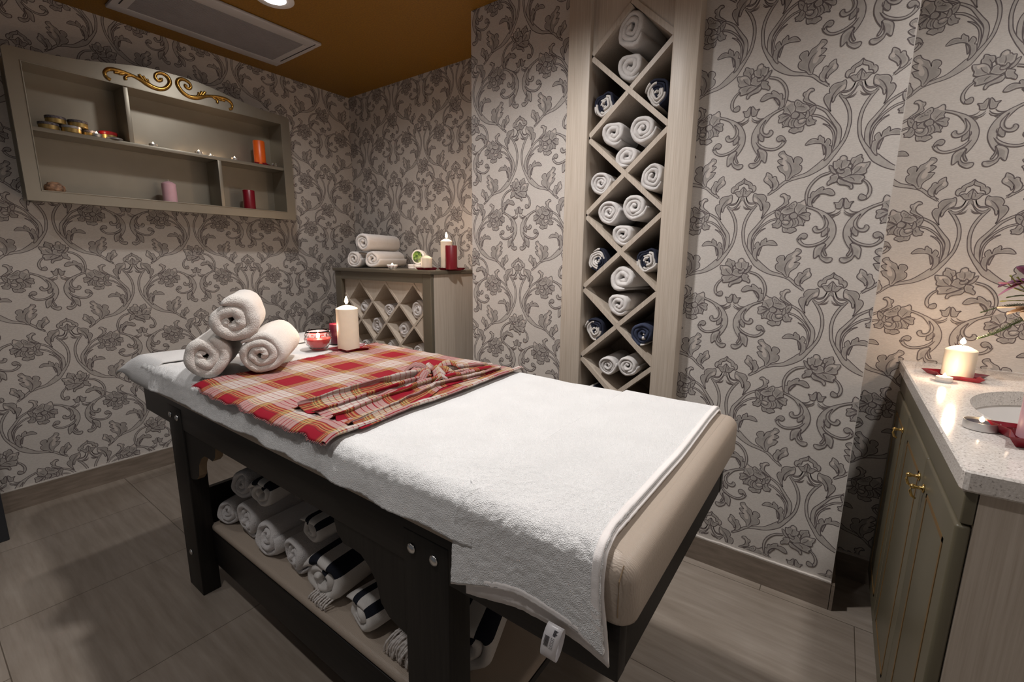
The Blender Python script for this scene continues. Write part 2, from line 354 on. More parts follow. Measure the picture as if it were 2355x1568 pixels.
# ------------------------------------------------------------------ wallpaper
WP = [[1,"T",[5,6,6,6,6,6,6,4],[[121,-81],[98,-88],[76,-104],[60,-123],[48,-143],[43,-167],[45,-184],[52,-211]]],[1,"T",[1,4,5,5,5,3],[[86,-113],[71,-122],[57,-138],[50,-160],[50,-192],[54,-213]]],[1,"T",[5,7,7,8,9,10,12,13,12,6],[[140,-39],[119,-51],[100,-61],[81,-75],[67,-94],[54,-113],[41,-133],[37,-155],[40,-187],[50,-213]]],[1,"T",[6,8,9,9,9,9,9,10,14,24,20,13,10,9,9,7],[[49,-30],[40,-41],[28,-60],[17,-87],[13,-117],[15,-142],[20,-167],[32,-192],[48,-216],[68,-238],[91,-257],[116,-272],[146,-280],[176,-291],[200,-312],[225,-331]]],[1,"P",0,[[129,-175],[119,-161],[108,-157],[98,-159],[93,-163],[94,-155],[90,-148],[84,-154],[77,-159],[75,-168],[74,-175],[69,-164],[65,-162],[58,-169],[57,-178],[60,-185],[54,-187],[52,-199],[52,-209],[57,-219],[65,-229],[70,-231],[67,-216],[68,-202],[72,-189],[82,-177],[97,-173],[112,-174]]],[1,"P",0,[[72,-213],[69,-202],[73,-188],[80,-180],[76,-196]]],[1,"S",2,[[106,-173],[86,-174],[71,-186],[66,-200],[65,-216]]],[1,"P",0,[[132,50],[130,63],[122,73],[111,81],[106,90],[102,97],[110,99],[120,99],[111,104],[104,111],[101,117],[108,121],[117,121],[108,128],[102,136],[105,144],[117,148],[122,139],[131,131],[142,125],[147,115],[151,105],[150,116],[154,123],[164,123],[173,117],[175,107],[168,97],[175,92],[176,79],[168,69],[156,63],[150,58],[143,49],[136,47]]],[1,"H",0,[[118,122],[127,110],[135,93],[134,81],[125,82],[119,94],[122,99],[116,106]]],[1,"H",0,[[109,135],[118,136],[129,121],[123,117],[116,125]]],[1,"S",4,[[129,112],[140,100],[146,80],[143,64],[137,52]]],[1,"P",0,[[89,25],[85,34],[76,42],[66,50],[64,59],[69,68],[71,80],[81,76],[88,69],[91,60],[95,65],[103,62],[105,53],[112,41],[111,30],[107,24],[99,18],[94,19],[95,29],[92,40],[93,32]]],[1,"H",0,[[70,65],[75,65],[79,56],[74,51],[69,57]]],[1,"S",4,[[77,61],[88,49],[95,35],[93,21],[79,-1]]],[1,"p",0,[[0,0],[5,-3],[9,-16],[18,-29],[30,-36],[40,-34],[50,-26],[52,-28],[41,-40],[32,-44],[21,-38],[12,-27],[6,-15],[1,-11]]],[1,"S",3,[[0,0],[5,-3],[9,-16],[18,-29],[30,-36],[40,-34],[50,-26]]],[1,"S",3,[[1,-11],[6,-15],[12,-27],[21,-38],[32,-44],[41,-40]]],[1,"P",0,[[12,0],[16,-12],[24,-20],[34,-22],[47,-20],[45,-24],[33,-26],[22,-23],[16,-14]]],[1,"D",0,[[3,-28],[12,-36],[26,-42],[16,-42],[8,-36]]],[1,"S",3,[[5,-36],[14,-43],[24,-44],[33,-44]]],[1,"P",0,[[35,-7],[35,4],[39,12],[47,8],[60,7],[70,4],[77,-4],[79,-12],[77,-21],[85,-22],[91,-30],[91,-39],[86,-51],[79,-62],[74,-71],[68,-78],[70,-72],[72,-59],[71,-47],[68,-35],[69,-44],[66,-51],[62,-45],[60,-36],[53,-26],[45,-21],[37,-16]]],[1,"H",0,[[36,-6],[41,-2],[47,-9],[51,-18],[43,-17]]],[1,"S",4,[[47,-3],[58,-13],[68,-30],[72,-47],[73,-61]]],[1,"P0",0,[[-1,67],[7,59],[18,53],[27,46],[29,40],[34,40],[40,34],[41,24],[37,18],[32,16],[31,23],[26,29],[19,29],[18,34],[16,42],[10,45],[1,50]]],[1,"P0",0,[[-1,36],[6,30],[12,22],[13,20],[19,22],[29,18],[24,13],[17,4],[11,2],[5,3],[1,6]]],[1,"S",2,[[5,24],[9,18],[8,11]]],[1,"P",0,[[121,-5],[124,2],[134,4],[144,-4],[150,-5],[152,-13],[147,-21],[150,-30],[142,-37],[129,-44],[117,-51],[114,-48],[128,-37],[135,-27],[135,-16],[130,-7]]],[1,"H",0,[[128,0],[137,-2],[142,-13],[140,-25],[138,-14],[132,-5]]],[1,"P",0,[[111,-54],[121,-54],[131,-62],[129,-74],[123,-82],[114,-72]]],[1,"P",0,[[121,-83],[132,-84],[136,-96],[131,-110],[123,-114],[117,-112],[108,-111],[109,-105],[105,-100],[115,-95]]],[1,"P",0,[[140,-112],[151,-115],[168,-113],[179,-117],[182,-124],[173,-129],[165,-133],[154,-129],[144,-129],[140,-122]]],[1,"P",0,[[183,-74],[193,-83],[205,-93],[201,-101],[203,-108],[192,-105],[185,-107],[186,-96],[179,-86]]],[1,"P",0,[[180,-72],[194,-69],[206,-64],[218,-68],[215,-76],[217,-83],[215,-91],[204,-89],[191,-79]]],[1,"P",0,[[175,-31],[185,-28],[198,-20],[204,-29],[204,-38],[208,-43],[203,-54],[206,-62],[196,-63],[186,-70],[178,-70],[170,-58],[167,-48],[172,-41]]],[1,"P",0,[[127,-59],[136,-46],[149,-40],[158,-31],[168,-25],[174,-30],[174,-39],[169,-48],[169,-60],[161,-64],[151,-68],[138,-68]]],[1,"P",0,[[166,-83],[178,-81],[186,-96],[183,-107],[174,-112],[164,-112]]],[1,"P",0,[[134,-99],[141,-88],[155,-80],[166,-88],[170,-102],[164,-113],[151,-115],[139,-110]]],[1,"P",0,[[157,-72],[163,-65],[171,-63],[178,-67],[180,-77],[176,-82],[166,-84],[160,-80]]],[1,"P",0,[[127,-83],[128,-71],[134,-63],[137,-75],[140,-87],[134,-90]]],[1,"P",0,[[138,-83],[144,-75],[154,-68],[156,-79],[162,-88],[150,-91]]],[1,"P",0,[[134,-94],[138,-88],[150,-88],[157,-92],[157,-99],[150,-104],[140,-101]]],[1,"S",2,[[144,-93],[152,-97]]],[1,"S",2,[[180,-70],[188,-56],[196,-45]]],[1,"S",2,[[184,-73],[198,-73],[207,-78]]],[1,"S",2,[[186,-78],[196,-89],[198,-98]]],[1,"S",2,[[142,-53],[153,-49],[165,-48]]],[1,"S",2,[[124,-101],[130,-91]]],[1,"S",2,[[172,-84],[177,-95],[174,-107]]],[1,"S",2,[[156,-115],[155,-122]]],[1,"S",2,[[146,-47],[149,-50]]],[1,"S",2,[[152,-42],[155,-46]]],[1,"S",2,[[159,-38],[162,-41]]],[1,"S",2,[[165,-33],[167,-37]]],[1,"S",2,[[118,-62],[124,-69]]],[1,"H",0,[[185,-32],[197,-25],[202,-38],[197,-40]]],[1,"H",0,[[140,-91],[150,-91],[155,-95],[146,-98]]],[1,"P0",0,[[2,-357],[10,-363],[14,-370],[20,-370],[27,-369],[21,-377],[19,-387],[12,-390],[3,-386]]],[1,"S",3,[[18,-392],[24,-399],[36,-403],[52,-400],[67,-394]]],[1,"S",3,[[4,-394],[12,-403],[26,-408],[43,-405]]],[1,"S",3,[[4,-401],[12,-410],[26,-412],[40,-410]]],[1,"D",0,[[16,-411],[27,-416],[41,-413],[33,-419],[22,-417]]],[1,"T",[6,7,8,14,20,22,22,21,18,9],[[103,-378],[84,-385],[67,-394],[54,-404],[41,-418],[30,-434],[22,-455],[22,-478],[30,-501],[38,-520]]],[1,"P",0,[[51,-409],[46,-422],[43,-435],[45,-447],[51,-455],[60,-457],[65,-452],[66,-446],[72,-446],[77,-453],[74,-462],[66,-467],[55,-466],[44,-459],[36,-449],[35,-433],[43,-418]]],[1,"P",0,[[35,-449],[44,-460],[49,-465],[49,-479],[40,-477],[33,-467]]],[1,"S",4,[[30,-452],[29,-462],[36,-472],[42,-478]]],[1,"T",[4,7,7,7,7,9,12],[[29,-481],[41,-495],[60,-506],[82,-511],[99,-507],[111,-496],[115,-484]]],[1,"P",0,[[114,-492],[117,-482],[109,-471],[99,-468],[91,-473],[91,-481],[97,-487],[104,-486],[107,-483],[112,-486]]],[1,"P",0,[[42,-504],[56,-511],[64,-521],[65,-537],[63,-553],[56,-550],[49,-543],[45,-554],[35,-563],[24,-568],[13,-564],[10,-555],[15,-551],[29,-552],[38,-548],[44,-537],[41,-522],[34,-509],[37,-504]]],[1,"P",0,[[33,-506],[35,-524],[27,-543],[33,-543],[39,-529],[38,-515]]],[1,"S",3,[[25,-479],[32,-491],[42,-505]]],[0,"T",[6,7,8,8,7,6],[[100,-376],[106,-354],[106,-329],[96,-303],[75,-281],[48,-271]]],[0,"T",[4,6,8,9,10],[[-43,-301],[-56,-313],[-65,-332],[-64,-350],[-55,-361]]],[0,"P",0,[[-59,-357],[-54,-352],[-48,-348],[-42,-347],[-38,-354],[-40,-363],[-48,-366],[-56,-364]]],[0,"P",0,[[27,-343],[33,-330],[44,-323],[55,-324],[62,-327],[59,-321],[64,-316],[75,-322],[83,-330],[85,-331],[91,-330],[95,-339],[94,-350],[102,-349],[102,-369],[97,-377],[85,-380],[89,-371],[89,-359],[82,-347],[70,-339],[55,-339],[39,-345]]],[0,"P",0,[[85,-367],[77,-353],[68,-342],[80,-348],[86,-358]]],[0,"P",0,[[-10,-266],[-12,-254],[-6,-249],[-4,-241],[-7,-232],[-16,-230],[-23,-225],[-31,-224],[-32,-234],[-36,-237],[-35,-247],[-30,-254],[-22,-264]]],[0,"P",0,[[-1,-251],[-3,-244],[0,-239],[6,-238],[7,-229],[11,-224],[18,-221],[25,-225],[26,-232],[30,-232],[34,-237],[42,-238],[42,-245],[40,-258],[32,-264],[22,-265],[12,-263],[3,-260]]],[0,"P",0,[[43,-253],[53,-248],[50,-260],[43,-272],[30,-278],[33,-269],[38,-263]]],[0,"P",0,[[-55,-249],[-43,-250],[-31,-249],[-19,-256],[-11,-269],[-10,-281],[-17,-287],[-27,-286],[-41,-285],[-49,-280],[-48,-270],[-53,-262]]],[0,"P",0,[[-44,-290],[-31,-286],[-10,-285],[2,-288],[17,-288],[11,-296],[2,-301],[-7,-306],[-21,-311],[-41,-313],[-40,-305],[-46,-298]]],[0,"P",0,[[24,-293],[25,-303],[17,-312],[3,-315],[-8,-320],[-13,-328],[-19,-327],[-18,-317],[-11,-310],[4,-303],[15,-296]]],[0,"P",0,[[24,-279],[37,-280],[46,-285],[44,-292],[52,-302],[50,-312],[39,-306],[29,-303],[24,-293]]],[0,"P",0,[[-9,-274],[-6,-264],[5,-259],[11,-266],[21,-273],[25,-283],[12,-291],[2,-288],[-11,-281]]],[0,"P",0,[[11,-276],[11,-268],[20,-267],[25,-259],[30,-263],[30,-270],[21,-277]]],[0,"S",3,[[-18,-239],[-10,-254],[-8,-264]]],[0,"S",3,[[18,-238],[20,-251],[18,-261]]],[0,"S",3,[[-36,-257],[-28,-272],[-13,-284]]],[0,"S",3,[[-7,-290],[-17,-297],[-21,-304]]],[0,"S",3,[[-34,-234],[-30,-229]]],[0,"H",0,[[-45,-254],[-33,-253],[-23,-259],[-33,-259],[-40,-264]]],[0,"H",0,[[11,-232],[18,-225],[25,-231],[18,-236]]]]
def build_unit(flip):
    """one half-drop unit of the scroll pattern as flat arrays: xy (mm), layer, faces, material"""
    V = []; F = []; MI = []; Z = []
    lay = [0]
    def poly(pts, mi):
        o = len(V); V.extend((p.x, p.y) for p in pts); Z.extend([lay[0]] * len(pts)); lay[0] += 1
        for t_ in tessellate_polygon([pts]): F.append((o + t_[0], o + t_[1], o + t_[2], o + t_[2])); MI.append(mi)
    def rib(pts, ws, mi, closed=False):
        n = len(pts); L = []; R_ = []
        for i, p in enumerate(pts):
            a = pts[(i - 1) % n] if closed else pts[max(i - 1, 0)]; c = pts[(i + 1) % n] if closed else pts[min(i + 1, n - 1)]
            d = c - a
            if d.length < 1e-6: d = Vector((1, 0, 0))
            d.normalize(); nn = Vector((-d.y, d.x, 0)) * ws[i] * 0.5
            L.append(p + nn); R_.append(p - nn)
        o = len(V); V.extend((p.x, p.y) for p in L); V.extend((p.x, p.y) for p in R_); Z.extend([lay[0]] * (2 * n)); lay[0] += 1
        for i in range(n if closed else n - 1):
            j = (i + 1) % n; F.append((o + i, o + j, o + n + j, o + n + i)); MI.append(mi)
        return L, R_
    OW = 3.0
    def shape(kind, w, pts, sx):
        pts = [(p[0] * sx, p[1]) for p in pts]
        if kind in ('P', 'P0', 'p', 'H', 'D'):
            sm = catmull(pts, 3, True)
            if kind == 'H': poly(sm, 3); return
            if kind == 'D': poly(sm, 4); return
            poly(sm, 5 if kind != 'p' else 1)
            xs = [p.x for p in sm]; ys = [p.y for p in sm]
            if kind == 'P' and max(max(xs) - min(xs), max(ys) - min(ys)) < 75:
                g = sum(sm, Vector((0, 0, 0))) / len(sm); poly([g + (p - g) * 0.74 for p in sm], 1)
            elif kind != 'p':
                n_ = len(sm); area = sum(sm[i].x * sm[(i + 1) % n_].y - sm[(i + 1) % n_].x * sm[i].y for i in range(n_)); q = []
                for i in range(n_):
                    d = sm[(i + 1) % n_] - sm[(i - 1) % n_]; d = d.normalized() if d.length > 1e-6 else Vector((1, 0, 0))
                    q.append(sm[i] + Vector((-d.y, d.x, 0)) * (3.4 if area > 0 else -3.4))
                poly(q, 1)
            if kind != 'p': rib(sm, [OW] * len(sm), 2, True)
        elif kind == 'S':
            sm = catmull(pts, 4); n = len(sm); ww = w * 0.62 + 0.8
            rib(sm, [ww * (0.35 + 0.65 * math.sin(PI * min(1, max(0, (i + 0.6) / n)))) for i in range(n)], 2)
        elif kind == 'T':
            sm = catmull(pts, 4); n = len(sm); m_ = len(w)
            ws = [float(np.interp(i / (n - 1) * (m_ - 1), range(m_), w)) for i in range(n)]
            L, R_ = rib(sm, ws, 5); rib(L, [OW * 0.9] * n, 2); rib(R_, [OW * 0.9] * n, 2)
    for mir, kind, w, pts in WP:
        if mir:
            shape(kind, w, pts, 1); shape(kind, w, pts, -1)
        else: shape(kind, w, pts, -1 if flip else 1)
    return (np.array(V) / 1000.0, np.array(Z) * 0.0000045 + 0.0002, np.array(F), np.array(MI))
UNITS = (build_unit(False), build_unit(True))
def wallpaper(mb, rect, org, fn, per=0.676, dx=0.307, typ=0):
    """print the pattern inside rect (u0,u1,v0,v1); org = a crown position; typ 0/1 = which flower hangs below that crown; fn maps (u,v,h) to world"""
    u0, u1, v0, v1 = rect
    for k in range(int((u0 - org[0]) / dx) - 3, int((u1 - org[0]) / dx) + 4):
        cu = org[0] + k * dx; off = 0.5 * per if k % 2 else 0.0
        for j in range(int((v0 - org[1]) / per) - 3, int((v1 - org[1]) / per) + 4):
            cv = org[1] + off + j * per
            if cu < u0 - 0.4 or cu > u1 + 0.4 or cv < v0 - 0.5 or cv > v1 + 0.75: continue
            V, Z, F, MI = UNITS[(k + typ) % 2]
            P = V + np.array([cu, cv]); FP = P[F]
            mn = FP.min(1); mxx = FP.max(1)
            inside = (mn[:, 0] >= u0) & (mxx[:, 0] <= u1) & (mn[:, 1] >= v0) & (mxx[:, 1] <= v1)
            outside = (mxx[:, 0] <= u0) | (mn[:, 0] >= u1) | (mxx[:, 1] <= v0) | (mn[:, 1] >= v1)
            idx = np.where(inside)[0]
            if len(idx):
                used = np.unique(F[idx]); re = -np.ones(len(P), dtype=int); re[used] = np.arange(len(used))
                o = len(mb.v); mb.v += [fn(P[i][0], P[i][1], Z[i]) for i in used]; mb.uv += [(0, 0)] * len(used)
                for fi in idx:
                    f = [o + re[q] for q in F[fi]]
                    if f[2] == f[3]: f = f[:3]
                    mb.f.append(tuple(int(q) for q in f)); mb.mi.append(int(MI[fi]))
            for fi in np.where(~inside & ~outside)[0]:
                q = [tuple(P[i]) for i in (F[fi] if F[fi][2] != F[fi][3] else F[fi][:3])]; z = Z[F[fi][0]]
                for ax, lim, sg in ((0, u0, 1), (0, u1, -1), (1, v0, 1), (1, v1, -1)):
                    r = []
                    for i in range(len(q)):
                        a, c = q[i], q[(i + 1) % len(q)]; da = (a[ax] - lim) * sg; dc = (c[ax] - lim) * sg
                        if da >= 0: r.append(a)
                        if (da >= 0) != (dc >= 0):
                            s_ = da / (da - dc); r.append((a[0] + (c[0] - a[0]) * s_, a[1] + (c[1] - a[1]) * s_))
                    q = r
                    if len(q) < 3: break
                if len(q) >= 3: mb.add([fn(a, c, z) for a, c in q], [tuple(range(len(q)))], int(MI[fi]))
WPM = ['wp0', 'wp1', 'wp2', 'wp3', 'wp4', 'wp5']
ZB = 0.112     # top of the skirting
# floor and ceiling
struct('floor', MB().box(XL - 0.1, 1.6, -1.6, YB + 0.1, -0.05, 0), 'floor')
struct('ceiling', MB().box(XL - 0.1, 1.6, -1.6, YB + 0.1, ZC, ZC + 0.05), 'ceiling')
# left wall
w = MB().box(XL - 0.1, XL, -1.6, YB + 0.1, 0, ZC)
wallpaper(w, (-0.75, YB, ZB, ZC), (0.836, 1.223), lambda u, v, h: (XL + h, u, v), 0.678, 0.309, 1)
struct('wall_left', w, WPM)
# back wall of the left alcove
w = MB().box(XL, -1.5, YB, YB + 0.1, 0, ZC)
wallpaper(w, (XL, -1.645, ZB, ZC), (-2.443, 2.179), lambda u, v, h: (u, YB - h, v), 0.682, 0.308, 0)
struct('wall_back', w, WPM)
# chimney-breast pier, either side of the built-in towel rack
w = MB().box(-1.647, -1.046, YP, YB, 0, ZC).box(-0.512, 0.1, YP, YB, 0, ZC).box(-1.046, -0.512, YP + 0.29, YB, 0, ZC)
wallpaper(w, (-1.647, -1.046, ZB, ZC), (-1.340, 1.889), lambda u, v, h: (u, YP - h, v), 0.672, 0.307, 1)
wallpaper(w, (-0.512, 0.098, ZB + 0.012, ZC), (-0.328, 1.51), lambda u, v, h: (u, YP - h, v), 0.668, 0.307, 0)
struct('wall_pier', w, WPM)
# back wall beside the vanity
w = MB().box(0.1, 1.0, YN, YB, 0, ZC)
wallpaper(w, (0.1, 0.86, ZB, ZC), (0.322, 1.485), lambda u, v, h: (u, YN - h, v), 0.672, 0.307, 0)
struct('wall_back_right', w, WPM)
w = MB().box(0.86, 0.96, -1.6, YN, 0, ZC); struct('wall_right', w, ['wp0'])
# skirting
struct('baseboard_left', MB().box(XL, XL + 0.012, -1.6, YB, 0, 0.108, 0), ['skirt'])
struct('baseboard_back', MB().box(XL + 0.012, -1.647, YB - 0.012, YB, 0, 0.108, 0), ['skirt'])
struct('baseboard_pier', MB().box(-1.647, -1.046, YP - 0.012, YP, 0, 0.108).box(-0.512, 0.102, YP - 0.012, YP, 0, 0.108).box(0.1, 0.112, YP - 0.012, YN, 0, 0.104), ['skirt'])
struct('baseboard_back_right', MB().box(0.112, 0.3, YN - 0.012, YN, 0, 0.104), ['skirt'])
def ragged(mb, a, b_, fn):
    n = 60; top = []; 
    for i in range(n + 1):
        u = a + (b_ - a) * i / n; top.append((u, 0.004 + 0.003 * abs(nz(u * 30)) + 0.004 * abs(nz(u * 9, 3))))
    poly = [(a, 0)] + [(b_, 0)] + list(reversed(top)); mb.prism(poly, fn, 0, 1)
w = MB(); ragged(w, -0.512, 0.1, lambda u, v, h: (u, YP - 0.0005 - h * 0.011, 0.108 + v)); ragged(w, 0.112, 0.25, lambda u, v, h: (u, YN - 0.0005 - h * 0.01, 0.104 + v))
ragged(w, -1.0, 2.3, lambda u, v, h: (XL + 0.0005 + h * 0.011, u, 0.108 + v))
struct('trim_1', w, ['grout'])

# ------------------------------------------------------------------ towels
def roll_mesh(name, R, L, turns, seed, mats, sq=(1.0, 1.0), r0=None, skew=0.0, rough=1.0, NT=22):
    """a cloth rolled up: spiral layers along local +Y (front end at y=0), resting on z=0"""
    r0 = r0 if r0 is not None else R / turns * 0.35
    pitch = (R - r0) / (turns - 0.15); tk = pitch * 0.90
    n = int(NT * turns); tmax = 2 * PI * turns; ctr = []
    for i in range(n + 1):
        th = tmax * i / n; r = r0 + (R - tk / 2 - r0) * (i / n)
        a = th + seed * 1.7
        r *= 1 + rough * (0.10 * nz(math.cos(a) * 1.1 + seed * 3.1, math.sin(a) * 1.1, seed) + 0.03 * nz(th * 1.6, seed * 5.0))
        ctr.append((r * math.cos(a) * sq[0] + 0.0, r * math.sin(a) * sq[1] + skew * r * math.cos(a)))
    prof = []
    for side in (1, -1):
        rng = range(n + 1) if side == 1 else range(n, -1, -1)
        for i in rng:
            x, z = ctr[i]; x0, z0 = ctr[max(i - 1, 0)]; x1, z1 = ctr[min(i + 1, n)]
            d = Vector((x1 - x0, z1 - z0)); d = d.normalized() if d.length > 0 else Vector((1, 0)); nn = Vector((d.y, -d.x))
            taper = min(1.0, 0.35 + (n - i) * 0.3, 0.35 + i * 0.3)
            prof.append((x, z, nn.x * side * tk / 2 * taper, nn.y * side * tk / 2 * taper, i / n))
    rows = [(0.0, 0.18), (0.10, 0.55), (0.30, 0.85), (0.62, 1.0)]
    ys = [(tk * a, s) for a, s in rows] + [(L * q, 1.0) for q in (0.25, 0.5, 0.75)] + [(L - tk * a, s) for a, s in reversed(rows)]
    mb = MB(); vs = []; uvs = []; P = len(prof)
    for q, (y, s) in enumerate(ys):
        e = 1.0 if q < 4 else (0.0 if q < 7 else -1.0)
        for (x, z, nx, nzz, u) in prof:
            dy = e * (0.010 * nz(u * turns * 2.2, seed * 2.3 + (0 if e > 0 else 9)) + 0.006 * nz(u * turns * 7, seed)) * (R / 0.06)
            wob = 1 + 0.03 * rough * nz(y * 14 + seed, u * 5)
            vs.append(((x + nx * s) * wob, y + dy + (0.004 if e > 0 else 0), (z + nzz * s) * wob)); uvs.append((u, y / L))
    fs = []
    for q in range(len(ys) - 1):
        for i in range(P): fs.append((q * P + i, q * P + (i + 1) % P, (q + 1) * P + (i + 1) % P, (q + 1) * P + i))
    h = n + 1
    for q, fl in ((0, False), (len(ys) - 1, True)):
        for i in range(n):
            f = (q * P + i, q * P + i + 1, q * P + P - 2 - i, q * P + P - 1 - i); fs.append(f if fl else tuple(reversed(f)))
    zm = min(v[2] for v in vs)
    mb.add([(x, y, z - zm) for x, y, z in vs], fs, 0, uvs)
    return mb.mesh(name, mats, True)
TOW = {}
for i, (tu, sq, ro) in enumerate([(2.9, (1, 1), 1.6), (2.4, (1.0, 0.96), 1.9), (3.2, (0.97, 1), 1.5), (2.7, (0.95, 1.05), 2.1), (2.2, (1.04, 0.94), 1.9)]):
    TOW['w%d' % i] = roll_mesh('rolled_towel_%d' % i, 0.06, 0.25, tu, i * 1.37 + 0.4, 'terry', sq, rough=ro)
    TOW['g%d' % i] = roll_mesh('rolled_towel_cool_%d' % i, 0.06, 0.25, tu, i * 1.11 + 5.4, 'terry_grey', sq, rough=ro)
for i in range(3):
    TOW['p%d' % i] = roll_mesh('rolled_striped_cloth_%d' % i, 0.06, 0.25, 4.1 + 0.3 * i, i * 2.1 + 1.9, 'pesh_end', (0.93, 1.06), rough=2.2)
TOW['n0'] = roll_mesh('rolled_navy_cloth', 0.06, 0.25, 2.9, 3.3, 'pesh_navy', (1, 1), rough=1.6)
def towel(kind, label, loc, r, rotz=0.0, L=None, group=None, tilt=0.0, name='rolled_towel', spin=0):
    o = bpy.data.objects.new(name, TOW[kind]); COL.objects.link(o); s = r / 0.06
    o.scale = (s, (L / 0.25) if L else 1.0, s); o.location = loc; o.rotation_euler = (tilt, 0, rotz)
    return tag(o, label, 'towel', group)

# ------------------------------------------------------------------ built-in towel rack
RX0, RX1, RC = -0.945, -0.606, -0.7755
RYF, RYB = 1.862, YP + 0.285
rack = thing('towel_rack', 'tall pale wood built-in rack of diamond compartments filled with rolled towels', 'towel rack', (RC, 1.87, 0))
obj('side_post', MB().box(-1.048, -0.945, 1.842, YP + 0.285, 0, ZC - 0.002, bev=0.003), 'ash', rack, auto=True)
obj('side_post', MB().box(-0.606, -0.510, 1.842, YP + 0.285, 0, ZC - 0.002, bev=0.003), 'ash', rack, auto=True)
obj('back_panel', MB().box(RX0, RX1, RYB - 0.012, RYB, 0, ZC - 0.002), 'ash_dark', rack)
def slat(p0, p1, tk, y0, y1, cut=0.0):
    a = Vector((p0[0], 0, p0[1])); b_ = Vector((p1[0], 0, p1[1])); d = (b_ - a).normalized(); nn = Vector((-d.z, 0, d.x)) * tk / 2
    a = a + d * cut; b_ = b_ - d * cut; mb = MB()
    vs = [(p + s * nn) for p in (a, b_) for s in (-1, 1)]; V8 = [(v.x, y, v.z) for y in (y0, y1) for v in vs]
    mb.add(V8, [(0, 1, 3, 2), (4, 6, 7, 5), (0, 2, 6, 4), (1, 5, 7, 3), (0, 4, 5, 1), (2, 3, 7, 6)]); return mb
tips = [2.110 - 0.3195 * k for k in range(-1, 7)]
for k, tz in enumerate(tips[:-1]):
    n_ = tips[k + 1]
    if k > 0:
        obj('shelf_board', slat((RX0 - 0.006, tz), (RX1 + 0.006, n_), 0.019, RYF, RYB - 0.012), 'ash', rack)
        obj('shelf_board', slat((RX1 + 0.006, tz), (RC + 0.007, (tz + n_) / 2 + 0.007), 0.019, RYF, RYB - 0.012), 'ash', rack)
        obj('shelf_board', slat((RC - 0.007, (tz + n_) / 2 - 0.007), (RX0 - 0.006, n_), 0.019, RYF, RYB - 0.012), 'ash', rack)
    else:
        cz = (tz + n_) / 2
        obj('shelf_board', slat((RX1 + 0.006, n_), (RC - 0.006, cz + 0.006), 0.019, RYF, RYB - 0.012), 'ash', rack)
        obj('shelf_board', slat((RX0 - 0.006, n_), (RC - 0.008, cz - 0.008), 0.019, RYF, RYB - 0.012), 'ash', rack)
cz = (tips[0] + tips[1]) / 2
fa = MB()
fa.prism([(RX0, tips[1] + 0.012), (RC - 0.004, cz + 0.014), (RC - 0.004, ZC - 0.003), (RX0, ZC - 0.003)], lambda u, v, h: (u, h, v), 1.866, 1.884)
obj('top_panel', fa, 'ash', rack)
fa = MB(); fa.prism([(RX1, tips[1] + 0.012), (RX1, ZC - 0.003), (RC, ZC - 0.003), (RC, cz + 0.014)], lambda u, v, h: (u, h, v), 1.866, 1.884)
obj('top_panel', fa, 'ash', rack)
G1 = 'rolled towels in the tall diamond rack'
def rk(kind, x, z, r, label, L=0.22, y=1.868, rz=0.0, name='rolled_towel'): r *= 1.06; return towel(kind, label, (x, y, z - r), r, rz, L, G1, name=name)
rk('w3', -0.786, 2.176, 0.063, 'large white rolled towel, upper one in the topmost diamond of the tall rack', rz=-0.15)
rk('w1', -0.779, 2.046, 0.058, 'white rolled towel, lower one in the topmost diamond of the tall rack')
rk('p0', -0.886, 1.920, 0.050, 'navy and white striped cloth roll at left, just below the topmost diamond', name='rolled_striped_cloth')
rk('p1', -0.664, 1.922, 0.050, 'navy and white striped cloth roll at right, just below the topmost diamond', name='rolled_striped_cloth')
rk('w1', -0.838, 1.802, 0.055, 'white rolled towel, left of the upper two in the second diamond of the tall rack', rz=0.05)
rk('w0', -0.716, 1.803, 0.057, 'white rolled towel, right of the upper two in the second diamond of the tall rack')
rk('w4', -0.776, 1.706, 0.050, 'white rolled towel at the bottom of the second diamond of the tall rack')
rk('w2', -0.888, 1.606, 0.051, 'white rolled towel alone in the left half cell between second and third diamonds')
rk('w3', -0.663, 1.606, 0.051, 'white rolled towel alone in the right half cell between second and third diamonds')
rk('w2', -0.844, 1.482, 0.054, 'white rolled towel, left of the upper two in the third diamond of the tall rack')
rk('w0', -0.733, 1.500, 0.056, 'white rolled towel, right of the upper two in the third diamond of the tall rack', rz=-0.06)
rk('w1', -0.775, 1.386, 0.050, 'white rolled towel at the bottom of the third diamond of the tall rack')
rk('p2', -0.886, 1.276, 0.050, 'navy and white striped cloth roll in the left half cell under the third diamond', name='rolled_striped_cloth')
rk('p0', -0.662, 1.278, 0.050, 'fringed navy and white striped roll in the right half cell under the third diamond', name='rolled_striped_cloth')
rk('w4', -0.768, 1.208, 0.062, 'plump white rolled towel, upper one in the fourth diamond of the tall rack', rz=-0.2)
rk('w1', -0.778, 1.088, 0.054, 'white rolled towel, lower one in the fourth diamond of the tall rack', rz=-0.1)
rk('p1', -0.887, 0.962, 0.050, 'navy and white striped cloth roll in the left half cell above the lowest visible diamond', name='rolled_striped_cloth')
rk('n0', -0.664, 0.966, 0.052, 'dark navy cloth roll in the right half cell beside the pier wallpaper', name='rolled_striped_cloth')
rk('w2', -0.815, 0.806, 0.046, 'white rolled towel, left one in the lowest visible diamond of the tall rack', rz=0.05)
rk('w0', -0.723, 0.818, 0.047, 'white rolled towel, right one in the lowest visible diamond of the tall rack')
rk('p2', -0.892, 0.645, 0.049, 'navy striped cloth roll half hidden behind the massage table edge', name='rolled_striped_cloth')

